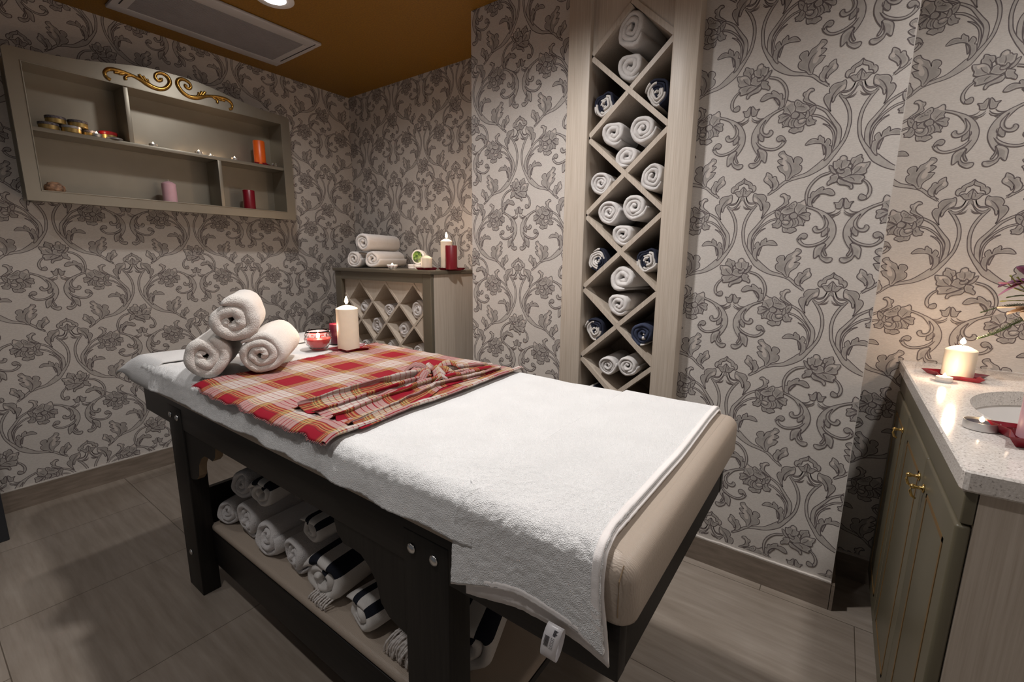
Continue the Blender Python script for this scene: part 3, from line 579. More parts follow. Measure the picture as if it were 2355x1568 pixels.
# ------------------------------------------------------------------ diamond cabinet in the alcove
CX0, CX1, CY0, CY1, CT = -2.722, -1.822, 1.757, 2.285, 1.208
cab = thing('towel_cabinet', 'low taupe cabinet with diamond wine-rack style towel compartments in the alcove', 'cabinet', ((CX0 + CX1) / 2, 2.0, 0))
obj('top_board', MB().box(CX0 - 0.006, CX1 + 0.012, CY0 - 0.012, CY1, CT - 0.020, CT, bev=0.002), 'taupe', cab, auto=True)
OX0, OX1, OZ0, OZ1 = -2.655, -1.890, 0.20, 1.138
fr = MB().box(CX0, OX0, CY0, CY0 + 0.022, 0.06, CT - 0.021, bev=0.003).box(OX1, CX1, CY0, CY0 + 0.022, 0.06, CT - 0.021, bev=0.003)
fr.box(OX0, OX1, CY0 + 0.0005, CY0 + 0.0215, OZ1, CT - 0.021).box(OX0, OX1, CY0 + 0.0005, CY0 + 0.0215, 0.06, OZ0)
obj('face_frame', fr, 'taupe', cab, auto=True)
obj('side_panel', MB().box(CX1 - 0.018, CX1 - 0.001, CY0 + 0.025, CY1, 0.0, CT - 0.021), 'ash', cab)
obj('side_panel', MB().box(CX0 + 0.001, CX0 + 0.018, CY0 + 0.025, CY1, 0.0, CT - 0.021), 'ash', cab)
obj('back_panel', MB().box(CX0 + 0.018, CX1 - 0.018, CY1 - 0.01, CY1, 0.0, CT - 0.021), 'ash_dark', cab)
obj('plinth', MB().box(CX0 + 0.02, CX1 - 0.02, CY0 + 0.03, CY0 + 0.045, 0.0, 0.06), 'taupe', cab)
nx0, nz0, hx, hz = -1.995, 0.882, 0.125, 0.1245
def inside(p): return OX0 - 0.002 <= p[0] <= OX1 + 0.002 and OZ0 - 0.002 <= p[1] <= OZ1 + 0.002
def cliprange(p, d):
    ts = []
    t0, t1 = -1e9, 1e9
    for c, dd, a, b_ in ((p[0], d[0], OX0, OX1), (p[1], d[1], OZ0, OZ1)):
        ta, tb = (a - c) / dd, (b_ - c) / dd; t0 = max(t0, min(ta, tb)); t1 = min(t1, max(ta, tb))
    return (t0, t1) if t1 - t0 > 0.3 else None
for s in (1, -1):
    for q in range(-9, 10):
        p = (nx0, nz0 + 2 * hz * q); cr = cliprange(p, (hx, s * hz))
        if cr:
            yo = 0.0 if s == -1 else 0.0006
            obj('lattice_board', slat((p[0] + hx * cr[0], p[1] + s * hz * cr[0]), (p[0] + hx * cr[1], p[1] + s * hz * cr[1]), 0.014, CY0 + 0.024 + yo, CY1 - 0.012), 'ash', cab)
for q in range(-3, 2):
    xa = nx0 + hx * 2 * q   # apexes of open cells touch the top edge: close the triangles between them
    a, b_ = max(OX0, xa + 0.010), min(OX1, xa + 2 * hx - 0.010); mx_ = xa + hx
    if b_ - a < 0.03: continue
    pts = [(a, OZ1 - 0.002), (b_, OZ1 - 0.002)]
    zf = lambda x: OZ1 - 0.008 - (hx - abs(x - mx_)) * hz / hx
    if a < mx_ < b_: pts = [(a, OZ1 - 0.001), (a, zf(a)), (mx_, zf(mx_) + 0.004), (b_, zf(b_)), (b_, OZ1 - 0.001)]
    else: pts = [(a, OZ1 - 0.001), (a, zf(a)), (b_, zf(b_)), (b_, OZ1 - 0.001)]
    w = MB(); w.prism(pts, lambda u, v, h: (u, h, v), CY0 + 0.028, CY0 + 0.040); obj('filler_panel', w, 'ash', cab)
for q in range(0, 4):
    zc_ = nz0 - 2 * hz * q; xa = nx0 + 0.012
    w = MB(); w.prism([(xa, zc_), (OX1, zc_ - (OX1 - xa) * hz / hx), (OX1, zc_ + (OX1 - xa) * hz / hx)], lambda u, v, h: (u, h, v), CY0 + 0.028, CY0 + 0.040)
    obj('filler_panel', w, 'ash', cab)
G2 = 'small rolled towels in the alcove cabinet'
rr = 0.052
for kind, ix, iz, r, lb in (('g0', -2, 1, .050, 'left-hand small rolled towel in the top row of the alcove cabinet, behind the flame'), ('g1', -1, 1, .052, 'middle small rolled towel in the top row of the alcove cabinet'),
                     ('g2', 0, 1, .064, 'right-hand larger rolled towel in the top row of the alcove cabinet'),
                     ('g3', -1.5, 0, .056, 'left small rolled towel in the second row of the alcove cabinet'), ('g4', -0.5, 0, .058, 'right small rolled towel in the second row of the alcove cabinet'),
                     ('g1', -2, -1, .05, 'small rolled towel low at left in the alcove cabinet, right of the candle foot'), ('g0', -1, -1, .055, 'small rolled towel low in the middle of the alcove cabinet, peeping over the table'),
                     ('g2', 0, -1, .058, 'small rolled towel low at right in the alcove cabinet, peeping over the table')):
    x = nx0 + 2 * hx * ix; z = nz0 + hz * iz
    zb = z - hz + 1.42 * (r + 0.007) - r + 0.002
    towel(kind, lb, (x, CY0 + 0.045, zb), r, 0.0, 0.30, G2)
# three rolled towels standing on top of the cabinet
G3 = 'stack of three rolled towels on the alcove cabinet'
TOW['t0'] = roll_mesh('thick_towel_a', 0.06, 0.3, 2.7, 1.2, 'terry', (1.0, 1.0), rough=1.2)
TOW['t1'] = roll_mesh('thick_towel_b', 0.06, 0.3, 2.3, 2.6, 'terry', (1.05, 0.96), rough=1.4)
TOW['t2'] = roll_mesh('thick_towel_c', 0.06, 0.3, 2.5, 4.0, 'terry', (1.02, 1.0), rough=1.3)
towel('t0', 'white rolled towel, left one of the two at the bottom on the alcove cabinet', (-2.600, 1.815, CT + 0.001), 0.061, 0.40, 0.28, G3)
towel('t1', 'white rolled towel, right one of the two at the bottom on the alcove cabinet', (-2.455, 1.850, CT + 0.001), 0.064, 0.36, 0.30, G3)
towel('t2', 'white rolled towel lying on top of the two others on the alcove cabinet', (-2.530, 1.840, CT + 0.108), 0.066, 0.28, 0.30, G3)

# ------------------------------------------------------------------ candles and dishes
def flame(parent, x, y, z, h=0.030, r=0.0075, watts=1.0):
    prof = [(0.0008, 0), (r * 0.65, h * 0.12), (r, h * 0.32), (r * 0.85, h * 0.55), (r * 0.45, h * 0.8), (0.0, h)]
    f = obj('flame', MB().lathe(prof, 14, c=(x, y, z)), 'flame', parent, smooth=True, label='bright candle flame')
    ld = bpy.data.lights.new('candle_glow', 'POINT'); ld.energy = watts; ld.color = (1.0, 0.70, 0.48); ld.shadow_soft_size = 0.008
    lo = bpy.data.objects.new('candle_glow', ld); COL.objects.link(lo); lo.parent = parent; lo.location = Vector((x, y, z + h + 0.006)) - wloc(parent)
    return f
def candle(label, x, y, z, r, h, wax, lit=0.0, dome=0.010, wick=0.010, group=None, fh=0.03, hot=None, rim=0.003):
    c = thing('pillar_candle', label, 'candle', (x, y, z), group)
    if dome >= 0: prof = [(r - rim, 0), (r, rim), (r, h - dome - rim), (r - rim, h - dome), (r * 0.55, h - dome * 0.35), (r * 0.2, h), (0, h)]
    else: prof = [(r - rim, 0), (r, rim), (r, h - rim), (r - rim * 0.7, h), (r - 0.006, h - 0.001), (r * 0.6, h + dome), (0, h + dome)]
    top = h + (dome if dome < 0 else 0)
    obj('wax_body', MB().lathe(prof, 40, c=(x, y, z)), wax, c, auto=True)
    if hot: obj('molten_pool', MB().lathe([(0.0, top + 0.0005), (r * 0.58, top + 0.001), (r * 0.6, top - 0.0005)], 28, c=(x, y, z)), hot, c, smooth=True)
    if wick: obj('wick', MB().tube([(x, y, z + top - 0.002), (x + 0.0006, y, z + top + wick * 0.6), (x + 0.0015, y, z + top + wick)], 0.0012, 6), 'wick' if lit else 'wick_white', c)
    if lit: flame(c, x, y, z + top + wick * 0.45, h=fh, watts=lit)
    return c
def star_dish(label, x, y, z, r=0.062, rot=0.0, group=None, h=0.014, npt=5, inner=0.62):
    d = MB(); n = npt * 2
    def ring(sc, zz):
        return [(x + math.cos(rot + PI * k / npt) * r * sc * (1 if k % 2 == 0 else inner), y + math.sin(rot + PI * k / npt) * r * sc * (1 if k % 2 == 0 else inner), z + zz) for k in range(n)]
    A = ring(0.80, 0.0006); B = ring(1.0, h); Ci = ring(0.965, h); D = ring(0.77, 0.003)
    vs = A + B + Ci + D; fs = [tuple(reversed(range(n)))] + [tuple(3 * n + k for k in range(n))]
    for a in range(3):
        for k in range(n): fs.append((a * n + k, a * n + (k + 1) % n, (a + 1) * n + (k + 1) % n, (a + 1) * n + k))
    d.add(vs, fs); o = obj('candle_dish', d, 'dish_red', None, loc=(x, y, z)); return tag(o, label, 'candle dish', group)
def tealight(label, x, y, z, r=0.0195, h=0.015, wax='wax_white', lit=0.3, group=None, sc=1.0, name='tealight'):
    c = thing(name, label, 'tealight', (x, y, z), group); r *= sc; h *= sc
    obj('metal_cup', MB().lathe([(r * 0.96, 0), (r, 0.001), (r, h), (r - 0.0008, h), (r - 0.001, 0.002), (0, 0.002)], 28, c=(x, y, z)), 'alu', c, auto=True)
    obj('wax', MB().lathe([(r - 0.0012, 0.0025), (r - 0.0012, h * 0.72), (r * 0.4, h * 0.66), (0, h * 0.66)], 28, c=(x, y, z)), wax, c, auto=True)
    obj('wick', MB().tube([(x, y, z + h * 0.66), (x, y, z + h * 0.66 + 0.006)], 0.0008, 5), 'wick', c)
    if lit: flame(c, x, y, z + h * 0.66 + 0.003, h=0.014 * sc, r=0.0045 * sc, watts=lit)
    return c
# on the alcove cabinet
star_dish('red star-shaped dish under the short ivory candle on the alcove cabinet', -1.955, 1.86, CT + 0.001, 0.068, 0.3)
candle('short ivory pillar candle, unlit, on a red dish on the alcove cabinet', -1.962, 1.862, CT + 0.005, 0.033, 0.078, 'wax_ivory', 0, 0.012, 0.006)
star_dish('red star-shaped dish under the two tall candles on the alcove cabinet', -1.838, 1.945, CT + 0.001, 0.085, 0.0, npt=6)
candle('tall lit ivory pillar candle on the alcove cabinet', -1.885, 1.950, CT + 0.005, 0.034, 0.175, 'wax_ivory', 1.6, 0.012, 0.008, fh=0.034)
candle('deep red pillar candle beside the tall ivory one on the alcove cabinet', -1.800, 1.900, CT + 0.005, 0.033, 0.135, 'wax_red', 0, -0.006, 0)
# floral tealight cup
cu = thing('tealight_cup', 'small white porcelain cup with painted flowers holding a lit tealight, on the alcove cabinet', 'tealight holder', (-2.185, 1.795, CT + 0.001))
cx_, cy_, c_z = -2.185, 1.795, CT + 0.001
obj('cup', MB().lathe([(0.018, 0), (0.019, 0.003), (0.028, 0.014), (0.032, 0.026), (0.0305, 0.026), (0.026, 0.015), (0.015, 0.006), (0, 0.006)], 32, c=(cx_, cy_, c_z)), 'porcelain', cu, smooth=True)
pf = MB()
for k in range(9):
    a = 2 * PI * k / 9 + 0.2; rr_ = 0.0285; 
    for q, (da, dz) in enumerate(((0, 0), (0.10, 0.002), (-0.10, 0.002), (0, 0.005), (0.05, -0.004), (-0.12, -0.002))):
        aa = a + da; zz = 0.0145 + dz; r_ = 0.0283 + (zz - 0.014) * 0.33 + 0.0006
        pf.lathe([(0.0026, 0), (0.0018, 0.0006), (0, 0.0008)], 6, mi=0 if q < 4 else 1, c=(cx_ + math.cos(aa) * r_, cy_ + math.sin(aa) * r_, c_z + zz))
obj('painted_flowers', pf, ['china_red', 'china_green'], cu)
obj('wax', MB().lathe([(0.024, 0.012), (0.025, 0.018), (0, 0.018)], 24, c=(cx_, cy_, c_z)), 'wax_white', cu)
flame(cu, cx_, cy_, c_z + 0.021, 0.016, 0.006, 0.5)
# white cream jars and round photo jar
for k, (x, y) in enumerate(((-2.240, 2.02), (-2.160, 2.00))):
    j = thing('cream_jar', ['flat white lidded jar, left one, on the alcove cabinet behind the candles', 'flat white lidded jar, right one, carrying the upright round jar'][k], 'jar', (x, y, CT + 0.001), 'flat white jars on the alcove cabinet')
    obj('jar_body', MB().lathe([(0.038, 0), (0.040, 0.002), (0.040, 0.015), (0, 0.015)], 32, c=(x, y, CT + 0.001)), 'plastic_white', j, auto=True)
    obj('lid', MB().lathe([(0.041, 0.016), (0.0415, 0.018), (0.0415, 0.026), (0.040, 0.028), (0, 0.028)], 32, c=(x, y, CT + 0.001)), 'plastic_white', j, auto=True)
j = thing('round_display_jar', 'round white jar standing on edge with a green leaf picture on its lid', 'jar', (-2.165, 1.985, CT + 0.029))
def ylathe(mb, prof, c, ang, n=32, mi=0):
    vs = []; fs = []; ca, sa = math.cos(ang), math.sin(ang)
    for r, d in prof:
        for k in range(n):
            a = 2 * PI * k / n; px, pz, py = r * math.cos(a), r * math.sin(a), -d
            vs.append((c[0] + px * ca - py * sa, c[1] + px * sa + py * ca, c[2] + pz))
    for i in range(len(prof) - 1):
        for k in range(n): fs.append((i * n + k, (i + 1) * n + k, (i + 1) * n + (k + 1) % n, i * n + (k + 1) % n))
    fs.append(tuple(range(n))); fs.append(tuple(reversed([(len(prof) - 1) * n + k for k in range(n)]))); mb.add(vs, fs, mi); return mb
jc = (-2.165, 1.985, CT + 0.029 + 0.046)
obj('jar_body', ylathe(MB(), [(0.042, -0.03), (0.043, -0.01), (0.0455, -0.009), (0.0455, 0.004), (0.043, 0.007), (0.036, 0.007)], jc, 0.25), 'plastic_white', j, auto=True)
m, t, b = nt('leaf_picture'); setc(b, (0.1, 0.2, 0.05), 0.3)
t.links.new(ramp(t, noise_n(t, coords(t, 'Object'), 55, 4), [(0.35, (0.01, 0.02, 0.01)), (0.48, (0.05, 0.12, 0.015)), (0.6, (0.22, 0.36, 0.07)), (0.75, (0.55, 0.6, 0.4))]), b.inputs['Base Color']); M['leafpic'] = m
obj('lid_picture', ylathe(MB(), [(0.0355, 0.0072), (0.0355, 0.0082)], jc, 0.25), 'leafpic', j, label='green leaf picture')

# ------------------------------------------------------------------ massage table
TX0, TX1, TY0, TY1 = -2.210, -0.198, 0.546, 1.262
ZT = 0.765
tb = thing('massage_table', 'dark stained massage table with cream leather top covered by white towels', 'massage table', ((TX0 + TX1) / 2, 0.9, 0))
obj('side_rail', MB().box(TX0, TX1, TY0, TY0 + 0.03, 0.668, ZT, bev=0.002), 'wenge_h', tb, auto=True)
obj('side_rail', MB().box(TX0, TX1, TY1 - 0.03, TY1, 0.668, ZT, bev=0.002), 'wenge_h', tb, auto=True)
obj('end_rail', MB().box(TX0 + 0.001, TX0 + 0.03, TY0 + 0.03, TY1 - 0.03, 0.669, ZT), 'wenge', tb)
obj('end_rail', MB().box(TX1 - 0.03, TX1 - 0.001, TY0 + 0.03, TY1 - 0.03, 0.669, ZT), 'wenge', tb)
obj('bed_board', MB().box(TX0 + 0.03, TX1 - 0.03, TY0 + 0.03, TY1 - 0.03, 0.745, ZT - 0.001), 'wenge', tb)
for (lx0, lx1) in ((-1.958, -1.832), (-0.662, -0.535)):
    for (ly0, ly1) in ((TY0 - 0.0015, TY0 + 0.06), (TY1 - 0.06, TY1 + 0.001)):
        lg = obj('leg', MB().box(lx0, lx1, ly0, ly1, 0, 0.744, bev=0.003), 'wenge', tb, auto=True)
        if ly0 < 0.6:
            for bx, bz in ((lx0 + 0.026, 0.706), (lx0 + 0.089, 0.706), (lx0 + 0.058, 0.160)):
                w = MB(); ylathe(w, [(0.0115, 0.0), (0.011, 0.003), (0.007, 0.0055), (0.001, 0.0062)], (bx, ly0, bz), 0, 20); obj('bolt_head', w, 'steel', lg, smooth=True)
corb = [(0, 0), (0.196, 0), (0.196, -0.012), (0.188, -0.040), (0.170, -0.058), (0.140, -0.056), (0.120, -0.058), (0.098, -0.075), (0.078, -0.105), (0.068, -0.150), (0.048, -0.172), (0.022, -0.182), (0, -0.184)]
for (lx, s) in ((-1.832, 1), (-0.662, -1)):
    for yy in (TY0 + 0.004, TY1 - 0.03):
        w = MB(); w.prism([(lx + s * a * 1.3, 0.669 + c * 1.0) for a, c in corb], lambda u, v, h: (u, h, v), yy, yy + 0.024)
        n0 = len(corb)
        # the sawn edge shows raw wood
        for i, f in enumerate(w.f):
            if len(f) == 4: w.mi[i] = 1
        obj('corbel', w, ['wenge', 'raw'], tb, label='scrolled corbel with raw wood edge')
obj('shelf_rail', MB().box(-1.834, -0.512, 0.598, 0.620, 0.108, 0.245, bev=0.002), 'wenge_h', tb, auto=True)
obj('shelf_rail', MB().box(-1.834, -0.512, 1.16, 1.182, 0.108, 0.245, bev=0.002), 'wenge_h', tb, auto=True)
obj('lower_shelf', MB().box(-1.834, -0.512, 0.620, 1.160, 0.225, 0.245), 'wenge', tb)
obj('shelf_cushion', MB().box(-1.836, -0.510, 0.597, 1.183, 0.246, 0.276, bev=0.012), 'leather', tb, smooth=True)
obj('cross_rail', MB().box(-0.600, -0.580, 0.606, 1.202, 0.30, 0.40) if False else MB().box(-1.90, -1.88, 0.606, 1.202, 0.25, 0.40), 'wenge', tb)
# mattress: rounded slab with a vertical corner seam
def rslab(x0, x1, y0, y1, z0, z1, r, rc=0.02):
    bm = bmesh.new(); bmesh.ops.create_cube(bm, size=1)
    for v in bm.verts: v.co = Vector(((x0 + x1) / 2 + v.co.x * (x1 - x0), (y0 + y1) / 2 + v.co.y * (y1 - y0), (z0 + z1) / 2 + v.co.z * (z1 - z0)))
    bmesh.ops.bevel(bm, geom=[e for e in bm.edges if abs(e.verts[0].co.z - e.verts[1].co.z) > 1e-4], offset=r, segments=5, profile=0.5, affect='EDGES')
    top = [e for e in bm.edges if min(v.co.z for v in e.verts) > z1 - 1e-4]; bmesh.ops.bevel(bm, geom=top, offset=r, segments=6, profile=0.5, affect='EDGES')
    bot = [e for e in bm.edges if max(v.co.z for v in e.verts) < z0 + 1e-4]; bmesh.ops.bevel(bm, geom=bot, offset=0.010, segments=3, profile=0.5, affect='EDGES')
    return MB().bm(bm)
mt = obj('mattress', rslab(-2.225, -0.180, 0.536, 1.318, 0.766, 0.866, 0.030), 'leather', tb, smooth=True)
for xx in (-0.200, -2.205):
    obj('seam', MB().tube([(xx, 0.5365, 0.785), (xx, 0.5355, 0.815), (xx, 0.5358, 0.842), (xx + 0.001, 0.548, 0.8605)], 0.0009, 6), 'raw', mt, label='stitched corner seam')

# ------------------------------------------------------------------ towels draped over the table
ZS = 0.8665
def drape_fn(x0, x1, y0, y1, zf, zb, lift, wav, edge=0.032, xcurl=None, seed=0.0, fuzz=True):
    """path: front hem -> up the front -> over the edge -> across -> down the back"""
    def fn(a, c):
        x = x0(c) + (x1(c) - x0(c)) * a if callable(x0) else x0 + (x1 - x0) * a
        zt = ZS + lift; F = zt - edge - zf(x); B = zt - edge - zb(x); arc = edge * PI / 2; top = (y1 - edge) - (y0 + edge)
        tot = F + arc + top + arc + B; d = c * tot
        if d < F:
            k = 1 - d / F; z = zf(x) + d; y = y0 - lift * 0.6 - wav * (0.35 + 0.9 * k) * (0.5 + nz(x * 7 + seed, z * 5)) - 0.004 * k
        elif d < F + arc:
            q = (d - F) / edge; y = y0 + edge - math.cos(q) * (edge + lift * 0.6) - wav * 0.3 * (0.5 + nz(x * 7 + seed, zt * 5)) * (1 - q / (PI / 2)); z = zt - edge + math.sin(q) * edge
        elif d < F + arc + top: y = y0 + edge + (d - F - arc); z = zt
        elif d < F + 2 * arc + top: q = (d - F - arc - top) / edge; y = y1 - edge + math.sin(q) * (edge + lift * 0.6); z = zt - edge + math.cos(q) * edge
        else: y = y1 + lift * 0.6; z = zt - edge - (d - F - 2 * arc - top)
        e = nz(x * 5 + seed, y * 5, 3.3); e2 = nz(x * 16, y * 16, seed)
        if F <= d: z += max(0.0, 0.004 * (e + 0.4)) + 0.0012 * (e2 + 0.5)
        if d < F + arc: x += 0.004 * nz(z * 12, x * 3, seed)
        if fuzz and d < F + arc + 0.12:
            g_ = nz(x * 55, d * 55, 1.1) * 0.0016 + nz(x * 130, d * 130, 2.1) * 0.0012; y -= g_ * (1 if d < F + arc else 0.2); z += g_ * (0 if d < F else 0.8)
        x += (xcurl(a, c) if xcurl else 0.0)
        return (x, y, z)
    return fn
w = MB(); w.grid(drape_fn(-2.15, -0.455, 0.535, 1.319, lambda x: 0.797 + 0.010 * nz(x * 2.2, 1.0) + 0.004 * nz(x * 11), lambda x: 0.80, 0.006, 0.018, seed=1.3), 420, 220, thick=0.0055)
sh1 = obj('bed_towel', w, 'terry_sheet', None, smooth=True, loc=(-1.2, 0.93, ZS)); tag(sh1, 'large white terry towel spread along the middle of the massage table', 'towel')
def z2(x):
    q = (x + 0.50) / 0.29
    return 0.716 + 0.040 * math.sin(min(1, max(0, q)) * PI * 0.85) + 0.006 * nz(x * 14) - 0.012 * max(0, q - 0.75) * 4
w = MB(); w.grid(drape_fn(-0.497, -0.232, 0.535, 1.319, z2, lambda x: 0.79, 0.0135, 0.013, seed=4.1, xcurl=lambda a, c: a * a * (0.006 * nz(c * 3, 2) + (0.022 * max(0, 0.20 - c) * 5))), 110, 380, thick=0.006)
sh2 = thing('foot_towel', 'white terry towel folded across the near end of the massage table, label hanging', 'towel', (-0.36, 0.93, ZS))
obj('cloth', w, 'terry_sheet', sh2, smooth=True)
# woven hem along the front edge and down the end side
fnz = drape_fn(-0.498, -0.2325, 0.534, 1.320, lambda x: z2(x) - 0.004, lambda x: 0.79, 0.0150, 0.010, seed=4.1, xcurl=lambda a, c: a * a * (0.006 * nz(c * 3, 2) + (0.022 * max(0, 0.20 - c) * 5)))
w = MB(); w.grid(lambda a, c: fnz(0.0 + a, 0.001 + c * 0.012), 60, 3, thick=0.007); obj('hem', w, 'hem', sh2, smooth=True)
w = MB(); w.grid(lambda a, c: fnz(0.955 + a * 0.045, c), 3, 160, thick=0.004); obj('hem', w, 'hem', sh2, smooth=True)
# second layer of the folded towel peeping out underneath
w = MB(); w.grid(drape_fn(-0.47, -0.2265, 0.5355, 1.3185, lambda x: z2(x) - 0.020 - 0.012 * math.sin((x + 0.5) * 12), lambda x: 0.79, 0.0075, 0.008, seed=4.1, xcurl=lambda a, c: a * a * (0.006 * nz(c * 3, 2) + (0.022 * max(0, 0.20 - c) * 5))), 50, 100, thick=0.004)
obj('under_fold', w, 'hem', sh2, smooth=True)
# care label
lb_ = MB(); lx_, lz_ = -0.287, 0.755
def lab(a, c):
    # closed loop of ribbon hanging from the hem
    ang = a * 2 * PI; return (lx_ - 0.004 + c * 0.026 + 0.010 * (1 - math.cos(ang)) * 0.5 * -1, 0.512 - 0.010 - 0.012 * math.sin(ang) * 0.9, lz_ - 0.030 + 0.030 * math.cos(ang))
lb_.grid(lab, 28, 3, thick=0.0006)
lo_ = obj('care_label', lb_, 'label_white', sh2, smooth=True, label='white satin care label with small print')
ink = MB()
def onlab(a, c, up=0.0007):
    p = Vector(lab(a, c)); p.y -= up; return p
for (a0, a1, c0, c1) in [(0.16 + 0.011 * k, 0.166 + 0.011 * k, 0.12, 0.42) for k in range(9)] + [(0.07 + 0.012 * k, 0.078 + 0.012 * k, 0.55, 0.80 - 0.04 * (k % 3)) for k in range(6)] + [(0.16 + 0.014 * k, 0.164 + 0.014 * k, 0.50, 0.58 + 0.05 * (k % 2)) for k in range(8)] + [(0.16 + 0.014 * k, 0.164 + 0.014 * k, 0.64, 0.72) for k in range(8)]:
    ink.add([onlab(a0, c0), onlab(a0, c1), onlab(a1, c1), onlab(a1, c0)], [(0, 1, 2, 3)])
obj('label_print', ink, 'ink', lo_)
# head-end towel, its corner hanging past the table
def hfn(a, c):
    x0_, x1_ = -2.440 - 0.02 * c, -2.02 + 0.02 * c
    y_ = 0.515 + c * 0.80
    x = x1_ + (x0_ - x1_) * a
    z = ZS + 0.0125 + 0.003 * (nz(x * 6, y_ * 5) + 0.5)
    over = max(0, -2.205 - x); z -= (over * over * 1.3 + over * (0.02 + 0.10 * nz(y_ * 6, 2))) * (1 - 0.5 * c)
    fr_ = max(0, 0.565 - y_); z -= fr_ * fr_ * 34 * max(0.25, 1 - over * 3.5)
    if y_ < 0.565: z -= 0.004
    fold = max(0.0, 0.35 - c) * over
    return (x + 0.006 * nz(y_ * 8), y_ + 0.010 * over * 8 * (0.3 - c), z)
w = MB(); w.grid(hfn, 60, 90, thick=0.0055)
hd = obj('head_towel', w, 'terry_sheet', None, smooth=True, loc=(-2.2, 0.93, ZS)); tag(hd, 'white terry towel over the head end, its corner drooping past the dark frame', 'towel')

# three rolled towels on the table
TOW['b0'] = roll_mesh('big_towel_a', 0.06, 0.30, 2.0, 0.7, 'terry_warm', (0.94, 1.03), r0=0.006, rough=1.8, NT=34)
TOW['b1'] = roll_mesh('big_towel_b', 0.06, 0.30, 2.6, 2.9, 'terry_warm', (1.08, 0.95), r0=0.005, rough=2.0, NT=34)
TOW['b2'] = roll_mesh('big_towel_c', 0.06, 0.30, 1.9, 5.2, 'terry_warm', (1.06, 0.94), r0=0.006, rough=1.7, NT=34)
G4 = 'three rolled towels stacked on the massage table'
ra = 1.02   # turns local +Y towards (-0.65, 0.76)
towel('b0', 'thick rolled towel, lower left of the three piled on the massage table', (-1.630, 0.564, ZS + 0.016), 0.081, ra, 0.24, G4)
towel('b1', 'thick rolled towel, lower right of the three piled on the massage table', (-1.546, 0.702, ZS + 0.021), 0.082, ra - 0.10, 0.28, G4)
towel('b2', 'thick rolled towel lying on top of the pile of three on the massage table', (-1.578, 0.636, ZS + 0.136), 0.089, ra + 0.03, 0.25, G4)

# candles on the table
ZU = ZS + 0.016
star_dish('red star-shaped dish under the tall ivory candle on the massage table', -1.690, 1.145, ZU, 0.092, 0.5)
candle('tall lit ivory pillar candle on the massage table', -1.695, 1.140, ZU + 0.004, 0.045, 0.190, 'wax_ivory', 1.6, 0.012, 0.008, fh=0.036)
candle('burgundy pillar candle, lit, behind the glass bowl on the massage table', -1.872, 1.215, ZU, 0.046, 0.090, 'wax_dark', 0.8, -0.004, 0.007, hot='wax_red_hot', fh=0.028)
bw = thing('glass_candle_bowl', 'faceted clear glass bowl of red wax with a flame, on the massage table', 'candle bowl', (-1.790, 1.065, ZU))
gx, gy = -1.808, 1.068
def gl(mb, prof, n=60, amp=0.0):
    vs = []; fs = []
    for i, (r, z) in enumerate(prof):
        for k in range(n):
            a = 2 * PI * k / n; rr2 = r * 1.26 + (amp * (abs(math.sin(a * 8 + (PI / 2 if int(z / 0.012) % 2 else 0))) * abs(math.sin(PI * z / 0.012)) if i < len(prof) // 2 else 0))
            vs.append((gx + rr2 * math.cos(a), gy + rr2 * math.sin(a), ZU + z * 1.2))
    for i in range(len(prof) - 1):
        for k in range(n): fs.append((i * n + k, i * n + (k + 1) % n, (i + 1) * n + (k + 1) % n, (i + 1) * n + k))
    fs.append(tuple(reversed(range(n)))); fs.append(tuple((len(prof) - 1) * n + k for k in range(n))); mb.add(vs, fs); return mb
outer = [(0.024 + 0.020 * math.sin(min(1.0, z / 0.040) * PI / 2) - (0.004 * max(0, (z - 0.040) / 0.024)), z) for z in [0.064 * k / 24 for k in range(25)]]
inner = [(r - 0.0035, z + (0.005 if k == 24 else 0)) for k, (r, z) in reversed(list(enumerate(outer))) if z > 0.006] 
obj('glass', gl(MB(), outer + inner, 64, 0.0022), 'glass', bw, smooth=True)
obj('wax', MB().lathe([(0.022, 0.009), (0.037, 0.019), (0.0455, 0.031), (0.0490, 0.048), (0.047, 0.049), (0.0, 0.048)], 40, c=(gx, gy, ZU)), 'wax_red_hot', bw, auto=True)
obj('wick', MB().tube([(gx, gy, ZU + 0.047), (gx, gy, ZU + 0.054)], 0.001, 6), 'wick', bw)
flame(bw, gx, gy, ZU + 0.052, 0.028, 0.007, 0.5)

# ------------------------------------------------------------------ red checked cloth
ck = thing('checked_cloth', 'red and cream checked cotton cloth with gathered folds lying across the massage table', 'cloth', (-1.25, 0.95, ZU))
P00, P10, P11, P01 = Vector((-1.600, 0.515)), Vector((-0.872, 0.512)), Vector((-0.905, 1.322)), Vector((-1.730, 1.325))
def ckf(a, c):
    e0 = P00.lerp(P10, a); e1 = P01.lerp(P11, a); p = e0.lerp(e1, c)
    ed = min(a, 1 - a, c, 1 - c)
    wav = 0.008 * nz(c * 9, a * 2) * max(0, 1 - a * 8) + 0.010 * nz(a * 11, 5) * max(0, 1 - c * 9) + 0.006 * nz(a * 9, 8) * max(0, 1 - (1 - c) * 8)
    rise = 0.006 * max(0, nz(p.x * 6, p.y * 6)) + 0.004 * max(0.0, nz(p.x * 17, p.y * 4, 2)) + 0.003 * (0.5 + 0.5 * nz(a * 30, c * 30)) * max(0, 1 - ed * 30)
    y = p.y + wav
    z = ZU + 0.0015 + rise
    if y < 0.553: z -= (0.553 - y) ** 2 * 8
    if y > 1.30: z -= (y - 1.30) ** 2 * 14
    return (p.x + wav * 0.8, y, z)
w = MB(); w.grid(ckf, 130, 130, uvfn=lambda a, c: (a * 0.78 + 0.02 * a * c, c * 0.80), thick=0.0014)
